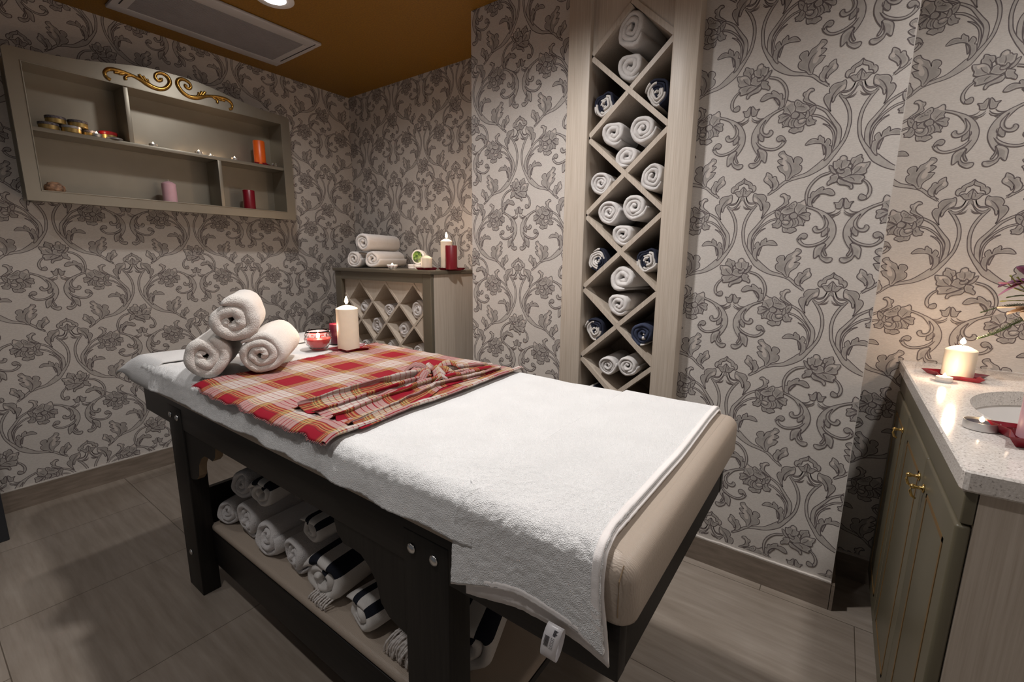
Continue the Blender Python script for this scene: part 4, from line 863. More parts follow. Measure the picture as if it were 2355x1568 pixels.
# rolled selvage along the near long side
obj('flat_cloth', w, 'plaid', ck, smooth=True)
def edgef(a, c):
    p = Vector(ckf(1.0, a)); ang = c * 2 * PI; r = 0.006 + 0.002 * nz(a * 9)
    return (p.x - 0.002 + r * math.cos(ang) * 1.5, p.y, p.z + r * 0.8 + r * 0.8 * math.sin(ang))
w = MB(); w.grid(edgef, 90, 10, uvfn=lambda a, c: (0.78 + c * 0.03, a * 0.8)); obj('rolled_edge', w, 'plaid', ck, smooth=True)
# gathered scarf: fan at the near side, pinched in the middle, tail to the back
CL = catmull([(-0.995, 0.600), (-1.005, 0.72), (-1.020, 0.84), (-1.035, 0.945), (-1.020, 1.04), (-1.005, 1.12), (-0.995, 1.205), (-0.99, 1.27)], 12)
WD = [0.27, 0.25, 0.22, 0.17, 0.14, 0.12, 0.09, 0.05]
def scf(a, c):
    i = a * (len(CL) - 1); k = int(min(i, len(CL) - 2)); f_ = i - k; p = CL[k].lerp(CL[k + 1], f_)
    d = (CL[min(k + 2, len(CL) - 1)] - CL[max(k - 1, 0)]).normalized(); nn = Vector((d.y, -d.x, 0))
    wd = float(np.interp(a * 7, range(8), WD)); s = (c - 0.5)
    npl = 4.0; ph = c * npl * 2 * PI + 1.1 * nz(a * 2.2, 3) + 0.5 * nz(c * 3, 7)
    hgt = float(np.interp(a * 7, range(8), [0.026, 0.034, 0.036, 0.036, 0.034, 0.030, 0.024, 0.014])) * (0.75 + 0.6 * nz(c * 2.7, 1.5))
    env = min(1.0, 6 * min(c, 1 - c)) ** 0.6
    z = ZU + 0.004 + hgt * (0.5 - 0.5 * math.cos(ph)) ** 1.0 * env + 0.003 * nz(a * 20, c * 9) * env
    off = s * wd + (0.016 * math.sin(ph) + 0.004 * nz(a * 14, c * 8)) * env
    ex = -0.020 * (0.5 + nz(c * 14, 4)) if a < 0.02 else 0
    return (p.x + nn.x * off, p.y + nn.y * off + ex, z)
w = MB(); w.grid(scf, 150, 110, uvfn=lambda a, c: (0.06 + c * 0.62, a * 0.78), thick=0.0014)
obj('gathered_folds', w, 'plaid', ck, smooth=True)
# little rosette of cloth by the pinch
w = MB()
for k in range(8):
    an = 2 * PI * k / 8 + 0.4; L_ = 0.075 + 0.03 * ((k * 37) % 5) / 5
    def pf_(a, c, an=an, L_=L_, k=k):
        r = a * L_; wv_ = (c - 0.5) * (0.020 + 0.030 * a)
        return (-1.085 + math.cos(an) * r - math.sin(an) * wv_, 1.045 + math.sin(an) * r * 1.3 + math.cos(an) * wv_, ZU + 0.010 + 0.038 * math.sin(a * PI * 0.92) * (0.65 + 0.35 * math.sin(k * 2.1)) - abs(c - 0.5) * 0.030 + 0.010 * (1 - a) + 0.004 * nz(a * 9, k))
    w.grid(pf_, 12, 8, uvfn=lambda a, c, k=k: (0.1 * k + a * 0.12, c * 0.10), thick=0.0014)
obj('rosette', w, 'plaid', ck, smooth=True)
# frayed fringe on the short side
w = MB()
for k in range(150):
    c = (k + 0.5 * random.random()) / 150; p = Vector(ckf(0.0, c)); q = p + Vector((-0.005 - 0.006 * random.random(), 0.006 * (random.random() - 0.5), 0.001)); q.z = max(ZU + 0.001, q.z - 0.002)
    w.tube([p, (p + q) / 2 + Vector((0, 0, 0.001)), q], 0.0006, 4)
for k in range(110):
    a = (k + 0.5 * random.random()) / 110; p = Vector(ckf(a, 0.0)); q = p + Vector((0.004 * (random.random() - 0.5), -0.005, -0.002)); w.tube([p, (p + q) / 2 + Vector((0, 0, 0.001)), q], 0.0006, 4)
fg = obj('fringe', w, 'thread_red', ck); fg['kind'] = 'stuff'

# ------------------------------------------------------------------ towels on the lower shelf
ZL = 0.277
G5 = 'rolled towels on the shelf under the massage table'
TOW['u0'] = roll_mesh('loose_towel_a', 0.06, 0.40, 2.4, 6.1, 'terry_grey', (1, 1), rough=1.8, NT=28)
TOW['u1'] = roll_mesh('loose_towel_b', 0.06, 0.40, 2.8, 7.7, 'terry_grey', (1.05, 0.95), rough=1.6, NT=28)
TOW['u2'] = roll_mesh('banded_cloth_a', 0.06, 0.40, 2.2, 8.3, 'pesh_band', (1.10, 0.92), rough=1.9, NT=28)
TOW['u3'] = roll_mesh('banded_cloth_b', 0.06, 0.40, 1.8, 9.5, 'pesh_band', (1.15, 0.85), rough=2.2, NT=28)
towel('u0', 'small white rolled towel at the far left end of the shelf under the table', (-1.775, 0.625, ZL), 0.054, 0.35, 0.36, G5)
towel('u1', 'crumpled white rolled towel, second from the left under the table', (-1.630, 0.632, ZL), 0.074, 0.1, 0.40, G5)
towel('u0', 'white rolled towel leaning third from the left under the table', (-1.475, 0.622, ZL), 0.072, 0.05, 0.42, G5)
towel('u1', 'cream rolled towel in the middle of the shelf under the table', (-1.315, 0.632, ZL), 0.066, 0.0, 0.40, G5)
towel('u2', 'white cloth bundle with broad navy herringbone bands, lying in front under the table', (-1.135, 0.615, ZL), 0.084, 0.1, 0.42, G5, name='rolled_striped_cloth')
towel('u3', 'loosely folded white cloth with navy bands beside the near leg, under the table', (-0.960, 0.618, ZL), 0.066, -0.1, 0.42, G5, name='rolled_striped_cloth')
towel('u0', 'white rolled towel in the upper layer at the left end under the table', (-1.705, 0.655, ZL + 0.118), 0.062, 0.2, 0.38, G5)
towel('u2', 'white cloth with two navy bands lying on top of the left rolls under the table', (-1.545, 0.650, ZL + 0.138), 0.062, 0.25, 0.40, G5, name='rolled_striped_cloth')
towel('u3', 'white banded cloth lying on the middle rolls, just under the apron', (-1.235, 0.650, ZL + 0.132), 0.056, 0.05, 0.38, G5, name='rolled_striped_cloth')
towel('u2', 'large white cloth bundle with navy bands seen to the right of the near leg', (-0.640, 0.690, ZL), 0.080, 0.35, 0.36, G5, name='rolled_striped_cloth')
def fringe_tuft(label, x, y, z, n, ln, dirx, grp='twisted fringes hanging from the striped cloths'):
    w = MB()
    for k in range(n):
        a = (k / n - 0.5); bx, by = x + a * 0.09, y + 0.006 * random.random()
        pts = [(bx, by, z), (bx + dirx * ln * 0.35 + 0.006 * random.random(), by - 0.010, z - ln * 0.10), (bx + dirx * ln * 0.7, by - 0.020 - 0.008 * random.random(), z - ln * 0.35), (bx + dirx * ln + 0.01 * (random.random() - 0.5), by - 0.024, max(ZL + 0.003, z - ln * 0.7))]
        sm = catmull(pts, 5); w.tube([tuple(p) for p in sm], [0.0028 + 0.0008 * math.sin(i * 2.2 + k) for i in range(len(sm))], 6)
    o = obj('cloth_fringe', w, 'fringe', None, smooth=True, loc=(x, y, z)); return tag(o, label, 'fringe', grp)
fringe_tuft('short twisted white fringe at the foot of the navy banded bundle under the table', -1.115, 0.628, ZL + 0.030, 9, 0.040, -0.3)
fringe_tuft('long twisted white fringe beside the near table leg, resting on the shelf cushion', -0.760, 0.640, ZL + 0.075, 14, 0.095, -0.35)

# ------------------------------------------------------------------ wall shelf
sx0, sx1 = XL + 0.001, -3.080
SY0, SY1, SZ0 = 0.438, 1.718, 1.523
shf = thing('wall_shelf', 'champagne lacquered wall shelf with arched top and gilded scrolls', 'shelf', (sx1, 1.078, SZ0))
OY0, OY1, SB, ST = 0.492, 1.660, 1.572, 2.128
half = [(0.0, 2.250), (0.060, 2.2495), (0.120, 2.246), (0.185, 2.236), (0.255, 2.222), (0.330, 2.207), (0.400, 2.195), (0.470, 2.187), (0.545, 2.182), (0.600, 2.181), (0.628, 2.179), (0.640, 2.168)]
arch = [(1.078 - d, z) for d, z in reversed(half)] + [(1.078 + d, z) for d, z in half[1:]]
w = MB(); fx = lambda u, v, h: (h, u, v)
w.prism([(OY0 - 0.0, ST)] + [(OY1, ST)] + [(SY1, ST)] + list(reversed(arch)) + [(SY0, ST)], fx, sx1 - 0.020, sx1)
w.box(sx1 - 0.020, sx1, SY0, OY0, SZ0, ST).box(sx1 - 0.020, sx1, OY1, SY1, SZ0, ST).box(sx1 - 0.020, sx1, OY0, OY1, SZ0, SB)
obj('face_frame', w, 'champagne', shf)
for (yy, zz0, zz1, ya, yb) in ((OY0, SB, ST, 0, 0), (OY1, SB, ST, 0, 0)):
    pass
w = MB().box(sx1 + 0.0003, sx1 + 0.003, OY0 - 0.003, OY0 + 0.0015, SB - 0.003, ST + 0.003, bev=0.001).box(sx1 + 0.0003, sx1 + 0.003, OY1 - 0.0015, OY1 + 0.003, SB - 0.003, ST + 0.003, bev=0.001).box(sx1 + 0.0003, sx1 + 0.003, OY0, OY1, SB - 0.003, SB + 0.0015, bev=0.001).box(sx1 + 0.0003, sx1 + 0.003, OY0, OY1, ST - 0.0015, ST + 0.003, bev=0.001)
obj('bead_moulding', w, 'champagne', shf, smooth=False)
c_ = MB().box(sx0, sx0 + 0.010, SY0 + 0.01, SY1 - 0.01, SZ0 + 0.01, 2.165)
obj('back_panel', c_, 'champagne', shf)
obj('side_panel', MB().box(sx0, sx1 - 0.020, OY0 - 0.022, OY0 - 0.002, SZ0 + 0.003, 2.168), 'champagne', shf)
obj('side_panel', MB().box(sx0, sx1 - 0.020, OY1 + 0.002, OY1 + 0.022, SZ0 + 0.003, 2.168), 'champagne', shf)
obj('bottom_board', MB().box(sx0 + 0.010, sx1 - 0.020, OY0 - 0.002, OY1 + 0.002, SB - 0.022, SB), 'champagne', shf)
obj('top_board', MB().box(sx0 + 0.010, sx1 - 0.020, OY0 - 0.002, OY1 + 0.002, ST, ST + 0.02), 'champagne', shf)
obj('shelf_board', MB().box(sx0 + 0.010, sx1 - 0.004, OY0 - 0.001, OY1 + 0.001, 1.838, 1.857, bev=0.0015), 'champagne', shf, auto=True)
obj('divider', MB().box(sx0 + 0.010, sx1 - 0.004, 0.851, 0.871, 1.857, ST, bev=0.0015), 'champagne', shf, auto=True)
obj('divider', MB().box(sx0 + 0.010, sx1 - 0.004, 1.261, 1.281, SB, 1.838, bev=0.0015), 'champagne', shf, auto=True)
# gilded scroll ornaments (mirror images)
OR = [(0.805, 2.141), (0.793, 2.146), (0.786, 2.158), (0.787, 2.172), (0.800, 2.187), (0.822, 2.194), (0.850, 2.194), (0.880, 2.191), (0.905, 2.186), (0.930, 2.178), (0.955, 2.166), (0.982, 2.157), (1.012, 2.156), (1.040, 2.170), (1.060, 2.200), (1.054, 2.227), (1.030, 2.239), (1.003, 2.229), (0.996, 2.208), (1.008, 2.196), (1.022, 2.203), (1.020, 2.213)]
ORR = [0.006, 0.006, 0.005, 0.006, 0.007, 0.007, 0.007, 0.006, 0.006, 0.007, 0.009, 0.009, 0.008, 0.008, 0.008, 0.008, 0.007, 0.006, 0.006, 0.006, 0.006, 0.007]
ORR = [r_ * 1.3 for r_ in ORR]
SPR = [[(0.868, 2.158), (0.866, 2.170), (0.880, 2.182), (0.905, 2.187), (0.93, 2.18)], [(0.842, 2.182), (0.856, 2.183), (0.868, 2.190), (0.885, 2.192)], [(0.824, 2.183), (0.836, 2.183), (0.848, 2.190), (0.858, 2.194)], [(0.925, 2.203), (0.934, 2.190), (0.948, 2.174), (0.965, 2.164)], [(0.942, 2.200), (0.948, 2.186), (0.958, 2.172), (0.975, 2.160)], [(0.958, 2.190), (0.962, 2.176), (0.975, 2.165)]]
for s, lbl in ((1, 'left'), (-1, 'right')):
    w = MB(); mp_ = lambda p: (sx1 + 0.002, (p[0] if s == 1 else 2.156 - p[0]), p[1])
    sm = catmull(OR, 4); n = len(sm); w.tube([mp_(p) for p in sm], [float(np.interp(i / (n - 1) * (len(ORR) - 1), range(len(ORR)), ORR)) for i in range(n)], 10, up=Vector((1, 0, 0)), flat=0.9)
    for sp_ in SPR:
        sm = catmull(sp_, 4); n = len(sm); w.tube([mp_(p) for p in sm], [0.0078 - 0.0014 * abs(i / n - 0.1) * 3 for i in range(n)], 8, up=Vector((1, 0, 0)), flat=0.9)
    w.lathe([(0.007, -0.007), (0.009, 0), (0.007, 0.007), (0.0, 0.009)], 12, c=mp_((1.022, 2.206)))
    obj('gilded_scroll', w, 'gold', shf, smooth=True, label='gilded acanthus scroll at the %s of the arch' % lbl)
# things on the shelf
zs = 1.8575
star_dish('red dish under the orange candle on the wall shelf', -3.150, 1.545, zs, 0.062, 0.2)
candle('bright orange pillar candle on the upper level of the wall shelf', -3.145, 1.540, zs + 0.004, 0.034, 0.146, 'wax_orange', 0, -0.005, 0)
bx_ = obj('small_glass_block', MB().box(-3.115, -3.090, 1.600, 1.622, zs + 0.001, zs + 0.022, bev=0.002), 'glass', None, auto=True, loc=(-3.1, 1.61, zs)); tag(bx_, 'little clear glass block beside the orange candle', 'glass block')
candle('pale pink pillar candle on the lower level of the wall shelf', -3.150, 1.020, SB + 0.001, 0.034, 0.117, 'wax_pink', 0, 0.012, 0.010)
candle('red pillar candle in the lower right compartment of the wall shelf', -3.150, 1.452, SB + 0.001, 0.034, 0.120, 'wax_red', 0, -0.005, 0)
for x, y, lb, l in ((-3.120, 0.962, 'lit tealight just right of the upper divider on the wall shelf', .05), (-3.115, 1.178, 'lit tealight in the middle of the upper level of the wall shelf', .05), (-3.175, 1.262, 'small lit tealight set back behind the middle one on the wall shelf', .04), (-3.125, 1.376, 'lit tealight nearest to the orange candle on the wall shelf', .05), (-3.105, 0.726, 'lit tealight in front of the tins on the wall shelf', .04)):
    tealight(lb, x, y, zs + 0.0005, lit=l, group='tealights along the wall shelf')
def tin(label, x, y, z, lid, r=0.037, h=0.033, sil=False):
    c = thing('round_tin', label, 'tin', (x, y, z), 'round tins in the upper left of the wall shelf')
    obj('tin_body', MB().lathe([(r - 0.002, 0), (r, 0.002), (r, h * 0.62), (0, h * 0.62)], 30, c=(x, y, z)), 'tin_gold', c, auto=True)
    obj('lid', MB().lathe([(r + 0.001, h * 0.64), (r + 0.0015, h * 0.68), (r + 0.0015, h * 0.95), (r - 0.001, h), (0, h)], 30, c=(x, y, z)), lid, c, auto=True)
tin('gold tin with dark patterned lid at the far left, lower layer on the wall shelf', -3.135, 0.560, zs + 0.0005, 'tin_dark')
tin('gold tin with patterned lid stacked on top at the far left', -3.140, 0.588, zs + 0.035, 'tin_dark')
tin('gold tin with silvery lid, second along the bottom of the tin pile', -3.125, 0.636, zs + 0.0005, 'tin_silver')
tin('gold tin with patterned lid lying on the second tin of the pile', -3.145, 0.668, zs + 0.035, 'tin_dark')
tin('gold tin with dark lid, third along the bottom, behind the tealight', -3.165, 0.712, zs + 0.0005, 'tin_dark')
tin('gold tin with bright red lid at the right of the tins', -3.170, 0.787, zs + 0.0005, 'tin_red', 0.037, 0.045)
w = MB().lathe([(0.032, 0), (0.034, 0.002), (0.034, 0.007), (0.031, 0.010), (0, 0.010)], 30, c=(-3.108, 0.795, zs + 0.0005))
o = obj('tin_lid', w, 'tin_silver', None, auto=True, loc=(-3.108, 0.795, zs)); tag(o, 'loose flat silver lid in front of the red-lidded tin', 'lid')
bm = bmesh.new(); bmesh.ops.create_icosphere(bm, subdivisions=4, radius=0.034)
for v in bm.verts:
    n_ = v.co.normalized(); f = 1 + 0.18 * nz(n_.x * 5, n_.y * 5, n_.z * 5) + 0.06 * abs(math.sin(n_.x * 22)) ; v.co = Vector((n_.x * f * 0.032, n_.y * f * 0.036, max(-0.55, n_.z) * f * 0.030 + 0.0165)) + Vector((-3.135, 0.545, SB + 0.001))
w = MB().bm(bm); o = obj('decorative_shell', w, 'potpourri', None, smooth=True, loc=(-3.135, 0.545, SB)); tag(o, 'brown carved shell ornament low in the left corner of the wall shelf', 'ornament')

# ------------------------------------------------------------------ ceiling fittings
vx0, vx1, vy0, vy1 = -3.085, -2.576, 0.825, 1.667
vt = thing('ceiling_vent', 'long white air conditioning grille in the gold ceiling', 'vent', ((vx0 + vx1) / 2, (vy0 + vy1) / 2, ZC))
w = MB(); b1 = 0.082
w.box(vx0, vx0 + 0.068, vy0, vy1, ZC - 0.016, ZC - 0.001, bev=0.004).box(vx1 - b1, vx1, vy0, vy1, ZC - 0.016, ZC - 0.001, bev=0.004).box(vx0 + 0.068, vx1 - b1, vy0, vy0 + 0.065, ZC - 0.0155, ZC - 0.001).box(vx0 + 0.068, vx1 - b1, vy1 - 0.065, vy1, ZC - 0.0155, ZC - 0.001)
obj('frame', w, 'vent_white', vt, auto=True)
obj('filter_backing', MB().box(vx0 + 0.068, vx1 - b1, vy0 + 0.065, vy1 - 0.065, ZC - 0.005, ZC - 0.001), 'black_gap', vt)
w = MB(); nn_ = 30
for k in range(nn_):
    x = vx0 + 0.070 + (vx1 - b1 - vx0 - 0.072) * (k + 0.5) / nn_
    w.box(x - 0.0045, x + 0.0035, vy0 + 0.065, vy1 - 0.065, ZC - 0.014, ZC - 0.006)
obj('louvre', w, 'vent_grey', vt)
w = MB().box(vx0 + 0.10, vx1 - 0.02, vy1 - 0.030, vy1 - 0.026, ZC - 0.0175, ZC - 0.0155).box(vx0 + 0.10, vx1 - 0.02, vy0 + 0.026, vy0 + 0.030, ZC - 0.0175, ZC - 0.0155)
obj('air_slot', w, 'black_gap', vt)
for i, (lx, ly, lw) in enumerate(LAMPS[:1]):
    dl = thing('downlight', 'round recessed ceiling downlight glowing beside the air vent', 'ceiling light', (lx, ly, ZC))
    obj('trim_ring', MB().lathe([(0.060, -0.004), (0.084, -0.006), (0.088, -0.003), (0.088, -0.0005), (0.056, -0.0005)], 40, c=(lx, ly, ZC)), 'plastic_white', dl, smooth=True)
    obj('glowing_lens', MB().lathe([(0.0, -0.008), (0.045, -0.006), (0.060, -0.002)], 40, c=(lx, ly, ZC)), 'bulb', dl, smooth=True)

# ------------------------------------------------------------------ vanity
VX0, VX1, VY0, VY1, VZ = 0.212, 0.80, 1.058, YN - 0.002, 0.925
van = thing('vanity_cabinet', 'olive grey vanity cabinet with gold-lined panelled doors and pale wood end panel', 'cabinet', (0.5, 1.6, 0))
obj('carcass', MB().box(0.246, VX1, 1.102, VY1, 0.06, VZ - 0.041), 'olive', van)
obj('end_panel', MB().box(0.243, VX1, 1.080, 1.101, 0.0, VZ - 0.041), 'ash', van)
obj('plinth', MB().box(0.270, VX1, 1.102, VY1, 0.0, 0.06), 'black_gap', van)
obj('top_band', MB().box(0.224, 0.242, 1.080, VY1, 0.816, VZ - 0.041, bev=0.003), 'olive', van, auto=True)
def door(y0, y1, py0, py1, knob, lbl):
    z0, z1 = 0.065, 0.812
    d = obj('door', MB().box(0.220, 0.242, y0 + 0.001, y1 - 0.001, z0, z1, bev=0.006), 'olive', van, auto=True)
    g = MB(); a, b_ = py0, py1; zt, zb = z1 - 0.062, z0 + 0.062; W_ = 0.009
    g.box(0.2188, 0.2203, a, b_, zt - W_, zt).box(0.2188, 0.2203, a, b_, zb, zb + W_).box(0.2188, 0.2203, a, a + W_, zb, zt).box(0.2188, 0.2203, b_ - W_, b_, zb, zt)
    obj('panel_groove', g, 'gilt_line', d, label='antique gold panel line')
    if knob:
        k = MB(); p0 = Vector((0.2195, knob, 0.745))
        vs = []
        prof = [(0.010, 0), (0.011, 0.002), (0.005, 0.004), (0.0035, 0.010), (0.0035, 0.014), (0.0055, 0.017), (0.006, 0.021), (0.004, 0.025), (0.0008, 0.027)]
        n = 18
        for r, dd in prof:
            for q in range(n): an = 2 * PI * q / n; vs.append((p0.x - dd, p0.y + r * math.cos(an), p0.z + r * math.sin(an)))
        fs = [(i * n + q, i * n + (q + 1) % n, (i + 1) * n + (q + 1) % n, (i + 1) * n + q) for i in range(len(prof) - 1) for q in range(n)]
        fs.append(tuple(range((len(prof) - 1) * n, len(prof) * n))); k.add(vs, fs)
        k.tube([(p0.x - 0.022, p0.y, p0.z), (p0.x - 0.024, p0.y, p0.z - 0.012), (p0.x - 0.020, p0.y, p0.z - 0.024), (p0.x - 0.012, p0.y, p0.z - 0.030)], [0.002, 0.003, 0.0035, 0.002], 8)
        obj('handle', k, 'brass', d, smooth=True)
door(1.080, 1.430, 1.140, 1.355, 1.395, 'near'); door(1.430, 1.815, 1.490, 1.745, 1.470, 'middle'); door(1.815, VY1 - 0.005, 1.875, 2.09, 1.865, 'far')
# counter with an oval cut-out
ct = thing('worktop', 'pale speckled quartz worktop with rounded front edge on the vanity', 'worktop', (0.5, 1.6, VZ - 0.04))
ecx, ecy, ea, eb = 0.555, 1.560, 0.250, 0.300
ne = 72; ell = [(ecx + ea * math.cos(2 * PI * k / ne), ecy + eb * math.sin(2 * PI * k / ne)) for k in range(ne)]
rc = 0.010
outl = [(VX0, VY0 + rc), (VX0 + rc * 0.3, VY0 + rc * 0.3), (VX0 + rc, VY0), (VX1, VY0), (VX1, VY1), (VX0, VY1)]
w = MB(); loops = [[Vector((x, y, 0)) for x, y in outl], [Vector((x, y, 0)) for x, y in ell]]
allp = outl + ell; tr = tessellate_polygon(loops); ch = 0.004
inset = [(VX0 + ch, VY0 + rc), (VX0 + rc * 0.5, VY0 + rc * 0.5), (VX0 + rc, VY0 + ch), (VX1, VY0 + ch), (VX1, VY1), (VX0 + ch, VY1)]
allt = inset + ell
w.add([(x, y, VZ) for x, y in allt], [tuple(t_) for t_ in tr]); w.add([(x, y, VZ - 0.040) for x, y in allt], [tuple(reversed(t_)) for t_ in tr])
no = len(outl)
rings = [([*inset], VZ), ([*outl], VZ - ch), ([*outl], VZ - 0.040 + ch), ([*inset], VZ - 0.040)]
base = len(w.v); w.add([(x, y, z) for rg, z in rings for x, y in rg], [(i * no + k, i * no + (k + 1) % no, (i + 1) * no + (k + 1) % no, (i + 1) * no + k) for i in range(3) for k in range(no)])
w.add([(x, y, z) for z in (VZ, VZ - 0.040) for x, y in ell], [(k, (k + 1) % ne, ne + (k + 1) % ne, ne + k) for k in range(ne)])
obj('slab', w, 'quartz', ct)
bs = thing('washbasin', 'oval white undermounted basin in the quartz worktop', 'basin', (ecx, ecy, 0.75))
w = MB(); vs = []; prof = [(1.02, VZ - 0.041), (1.0, VZ - 0.048), (0.95, VZ - 0.085), (0.82, VZ - 0.125), (0.55, VZ - 0.150), (0.15, VZ - 0.158), (0.10, VZ - 0.160)]
for s_, z_ in prof:
    for k in range(ne): vs.append((ecx + ea * s_ * math.cos(2 * PI * k / ne), ecy + eb * s_ * math.sin(2 * PI * k / ne), z_))
w.add(vs, [(i * ne + k, i * ne + (k + 1) % ne, (i + 1) * ne + (k + 1) % ne, (i + 1) * ne + k) for i in range(len(prof) - 1) for k in range(ne)] + [tuple((len(prof) - 1) * ne + k for k in range(ne))])
obj('bowl', w, 'porcelain', bs, smooth=True)
obj('drain', MB().lathe([(0.024, 0), (0.022, 0.003), (0, 0.003)], 24, c=(ecx, ecy, VZ - 0.1605)), 'steel', bs, auto=True)
# carve the carcass so the basin has room: replaced by a hollow box
for o_ in list(van.children):
    if o_.name.startswith('carcass'): bpy.data.objects.remove(o_)
w = MB().box(0.246, 0.262, 1.102, VY1, 0.06, VZ - 0.042).box(VX1 - 0.016, VX1, 1.102, VY1, 0.06, VZ - 0.042).box(0.262, VX1 - 0.016, VY1 - 0.016, VY1, 0.06, VZ - 0.042).box(0.262, VX1 - 0.016, 1.102, VY1 - 0.016, 0.06, 0.08)
obj('carcass', w, 'olive', van)
# on the worktop
ZV = VZ + 0.0006
star_dish('red star-shaped dish under the squat ivory candle on the worktop', 0.328, 1.930, ZV, 0.085, 0.35)
candle('squat lit ivory pillar candle on the quartz worktop near the pier', 0.330, 1.935, ZV + 0.004, 0.038, 0.098, 'wax_ivory', 0.7, 0.012, 0.007, fh=0.022)
tealight('small lit tealight in front of the squat ivory candle on the worktop', 0.288, 1.840, ZV, wax='wax_green', lit=0.35)
c = tealight('flat tealight with dark wax on the worktop edge beside the basin', 0.283, 1.352, ZV, r=0.029, h=0.018, wax='wax_night', lit=0.0008)
star_dish('red star-shaped dish with pink candle, at the right edge of the photo on the worktop', 0.372, 1.305, ZV, 0.095, 1.35, h=0.022, npt=5)
candle('pink pillar candle on a red dish at the right edge of the photo', 0.364, 1.318, ZV + 0.004, 0.036, 0.12, 'wax_pink', 0, 0.012, 0.008)
o = obj('glass_pebble', MB().lathe([(0.0, 0), (0.009, 0.001), (0.012, 0.005), (0.009, 0.010), (0, 0.011)], 20, c=(0.330, 1.352, ZV + 0.004)), 'glass', None, smooth=True, loc=(0.33, 1.35, ZV)); tag(o, 'small clear glass pebble in the red dish beside the pink candle', 'pebble')
# flowers
fv = thing('flower_vase', 'bouquet of purple and cream lilies with fern sprays in a glass vase', 'flowers', (0.560, 1.985, ZV))
obj('vase', MB().lathe([(0.040, 0), (0.045, 0.003), (0.052, 0.06), (0.048, 0.12), (0.055, 0.17), (0.052, 0.17), (0.045, 0.12), (0.048, 0.06), (0.040, 0.008), (0, 0.008)], 36, c=(0.560, 1.985, ZV)), 'glass', fv, smooth=True)
def petal(c, d, L_, W_, droop, mat, curl=0.3, par=fv, nm='petal'):
    d = Vector(d).normalized(); side = d.cross(Vector((0, 0, 1)))
    if side.length < 0.1: side = Vector((1, 0, 0))
    side.normalize(); up = side.cross(d)
    def f(a, c_):
        wd = W_ * math.sin(PI * min(0.97, 0.10 + a * 0.88)) ** 0.8 * (c_ - 0.5)
        p = Vector(c) + d * L_ * a + side * wd + up * (-(droop * a * a) * L_ + curl * abs(c_ - 0.5) * W_ * 0.8 + 0.002 * nz(a * 6, c_ * 6)); return p
    w = MB(); w.grid(f, 14, 8, thick=0.0008); return obj(nm, w, mat, par, smooth=True)
fc = (0.470, 1.985, 1.225)
for k, (d, L_, W_, dr, mt_) in enumerate([((-1, -0.1, 0.25), 0.075, 0.05, 0.5, 'petal_purple'), ((-0.6, -0.5, 0.8), 0.085, 0.055, 0.3, 'petal_purple'), ((-0.9, -0.4, -0.15), 0.095, 0.030, -0.1, 'petal_pink'), ((-0.4, -0.8, 0.3), 0.08, 0.05, 0.4, 'petal_purple'), ((-0.2, -0.3, 1), 0.09, 0.05, 0.2, 'petal_pink'), ((0.6, -0.4, 0.6), 0.08, 0.05, 0.3, 'petal_purple'), ((-0.9, -0.5, 0.35), 0.078, 0.022, 0.9, 'petal_pink')]):
    petal(fc, d, L_, W_, dr, mt_)
fc2 = (0.475, 1.975, 1.150)
for k, (d, L_, W_, dr) in enumerate([((-1, -0.2, 0.05), 0.085, 0.035, 0.1), ((-0.9, -0.4, -0.2), 0.07, 0.035, 0.1), ((-0.4, -0.8, -0.3), 0.08, 0.04, 0.1), ((-0.1, -0.8, 0.1), 0.07, 0.04, 0.1), ((0.6, -0.5, 0.1), 0.07, 0.04, 0.1)]):
    petal(fc2, d, L_, W_, dr, 'petal_cream')
for pts, r in (([(0.545, 1.985, 0.94), (0.53, 1.985, 1.08), fc2], 0.004), ([(0.555, 1.985, 0.94), (0.54, 1.985, 1.12), fc], 0.004), ([(0.575, 1.99, 0.94), (0.60, 1.99, 1.15), (0.62, 1.98, 1.28)], 0.004)):
    obj('stem', MB().tube([tuple(p) for p in catmull(pts, 6)], r, 8), 'leaf_yellow', fv, smooth=True)
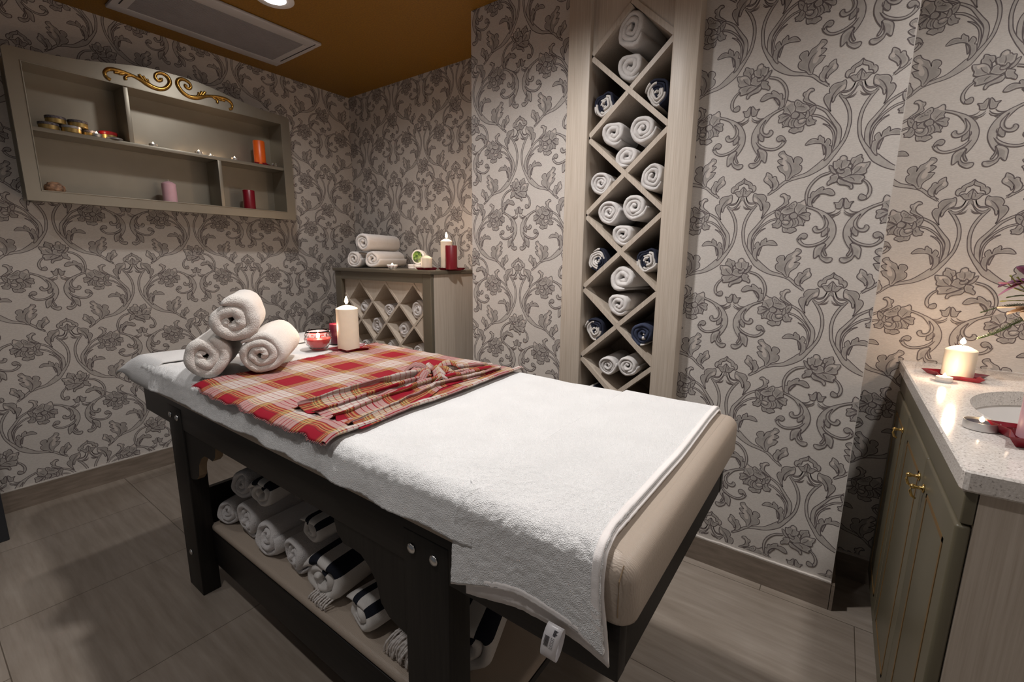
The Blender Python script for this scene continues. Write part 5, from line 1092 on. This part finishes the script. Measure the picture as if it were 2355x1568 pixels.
petal((0.47, 1.97, 1.170), (-1, -0.15, 0.05), 0.075, 0.012, 0.1, 'leaf_yellow', nm='leaf'); petal((0.47, 1.97, 1.185), (-0.9, -0.35, 0.10), 0.07, 0.016, 0.2, 'leaf', nm='leaf'); petal((0.49, 1.96, 1.125), (-0.5, -0.5, -0.8), 0.06, 0.035, 0.1, 'leaf', nm='leaf')
def fern(pts, n, ln):
    sm = catmull(pts, 8); w = MB(); w.tube([tuple(p) for p in sm], 0.0009, 5)
    for i in range(2, len(sm) - 1):
        for s in (-1, 1):
            for q in range(n):
                f_ = 1 - i / len(sm); p = sm[i].lerp(sm[i + 1], q / n) if i + 1 < len(sm) else sm[i]
                e = p + Vector((-0.004, 0.003 * (q - 1), s * ln * (0.25 + f_) * (0.7 + 0.5 * random.random()))); w.tube([tuple(p), tuple(e)], 0.0008, 3)
    return obj('fern_spray', w, 'leaf', fv)
fern([(0.50, 1.97, 1.14), (0.45, 1.965, 1.115), (0.405, 1.96, 1.075), (0.365, 1.955, 1.050)], 3, 0.010)
fern([(0.50, 1.97, 1.165), (0.44, 1.965, 1.160), (0.40, 1.96, 1.150), (0.36, 1.955, 1.130)], 2, 0.004)
for pts in ([(0.47, 1.97, 1.19), (0.43, 1.96, 1.215), (0.405, 1.955, 1.245)], [(0.47, 1.97, 1.19), (0.425, 1.96, 1.205), (0.398, 1.955, 1.225)], [(0.47, 1.97, 1.195), (0.44, 1.96, 1.22), (0.42, 1.955, 1.240)]):
    w = MB().tube([tuple(p) for p in catmull(pts, 5)], [0.0016] * 10 + [0.003], 6); obj('stamen', w, 'leaf_yellow', fv, smooth=True)

# ------------------------------------------------------------------ dark stool at the left edge
st = thing('side_stool', 'dark charcoal stool whose corner shows at the left edge of the photo', 'stool', (-3.08, -0.02, 0))
obj('front_panel', MB().box(-3.22, -2.922, -0.20, 0.168, 0.0, 0.43, bev=0.004), 'charcoal', st, auto=True)
obj('seat', MB().box(-3.235, -2.910, -0.215, 0.178, 0.431, 0.47, bev=0.012), 'charcoal', st, smooth=True)
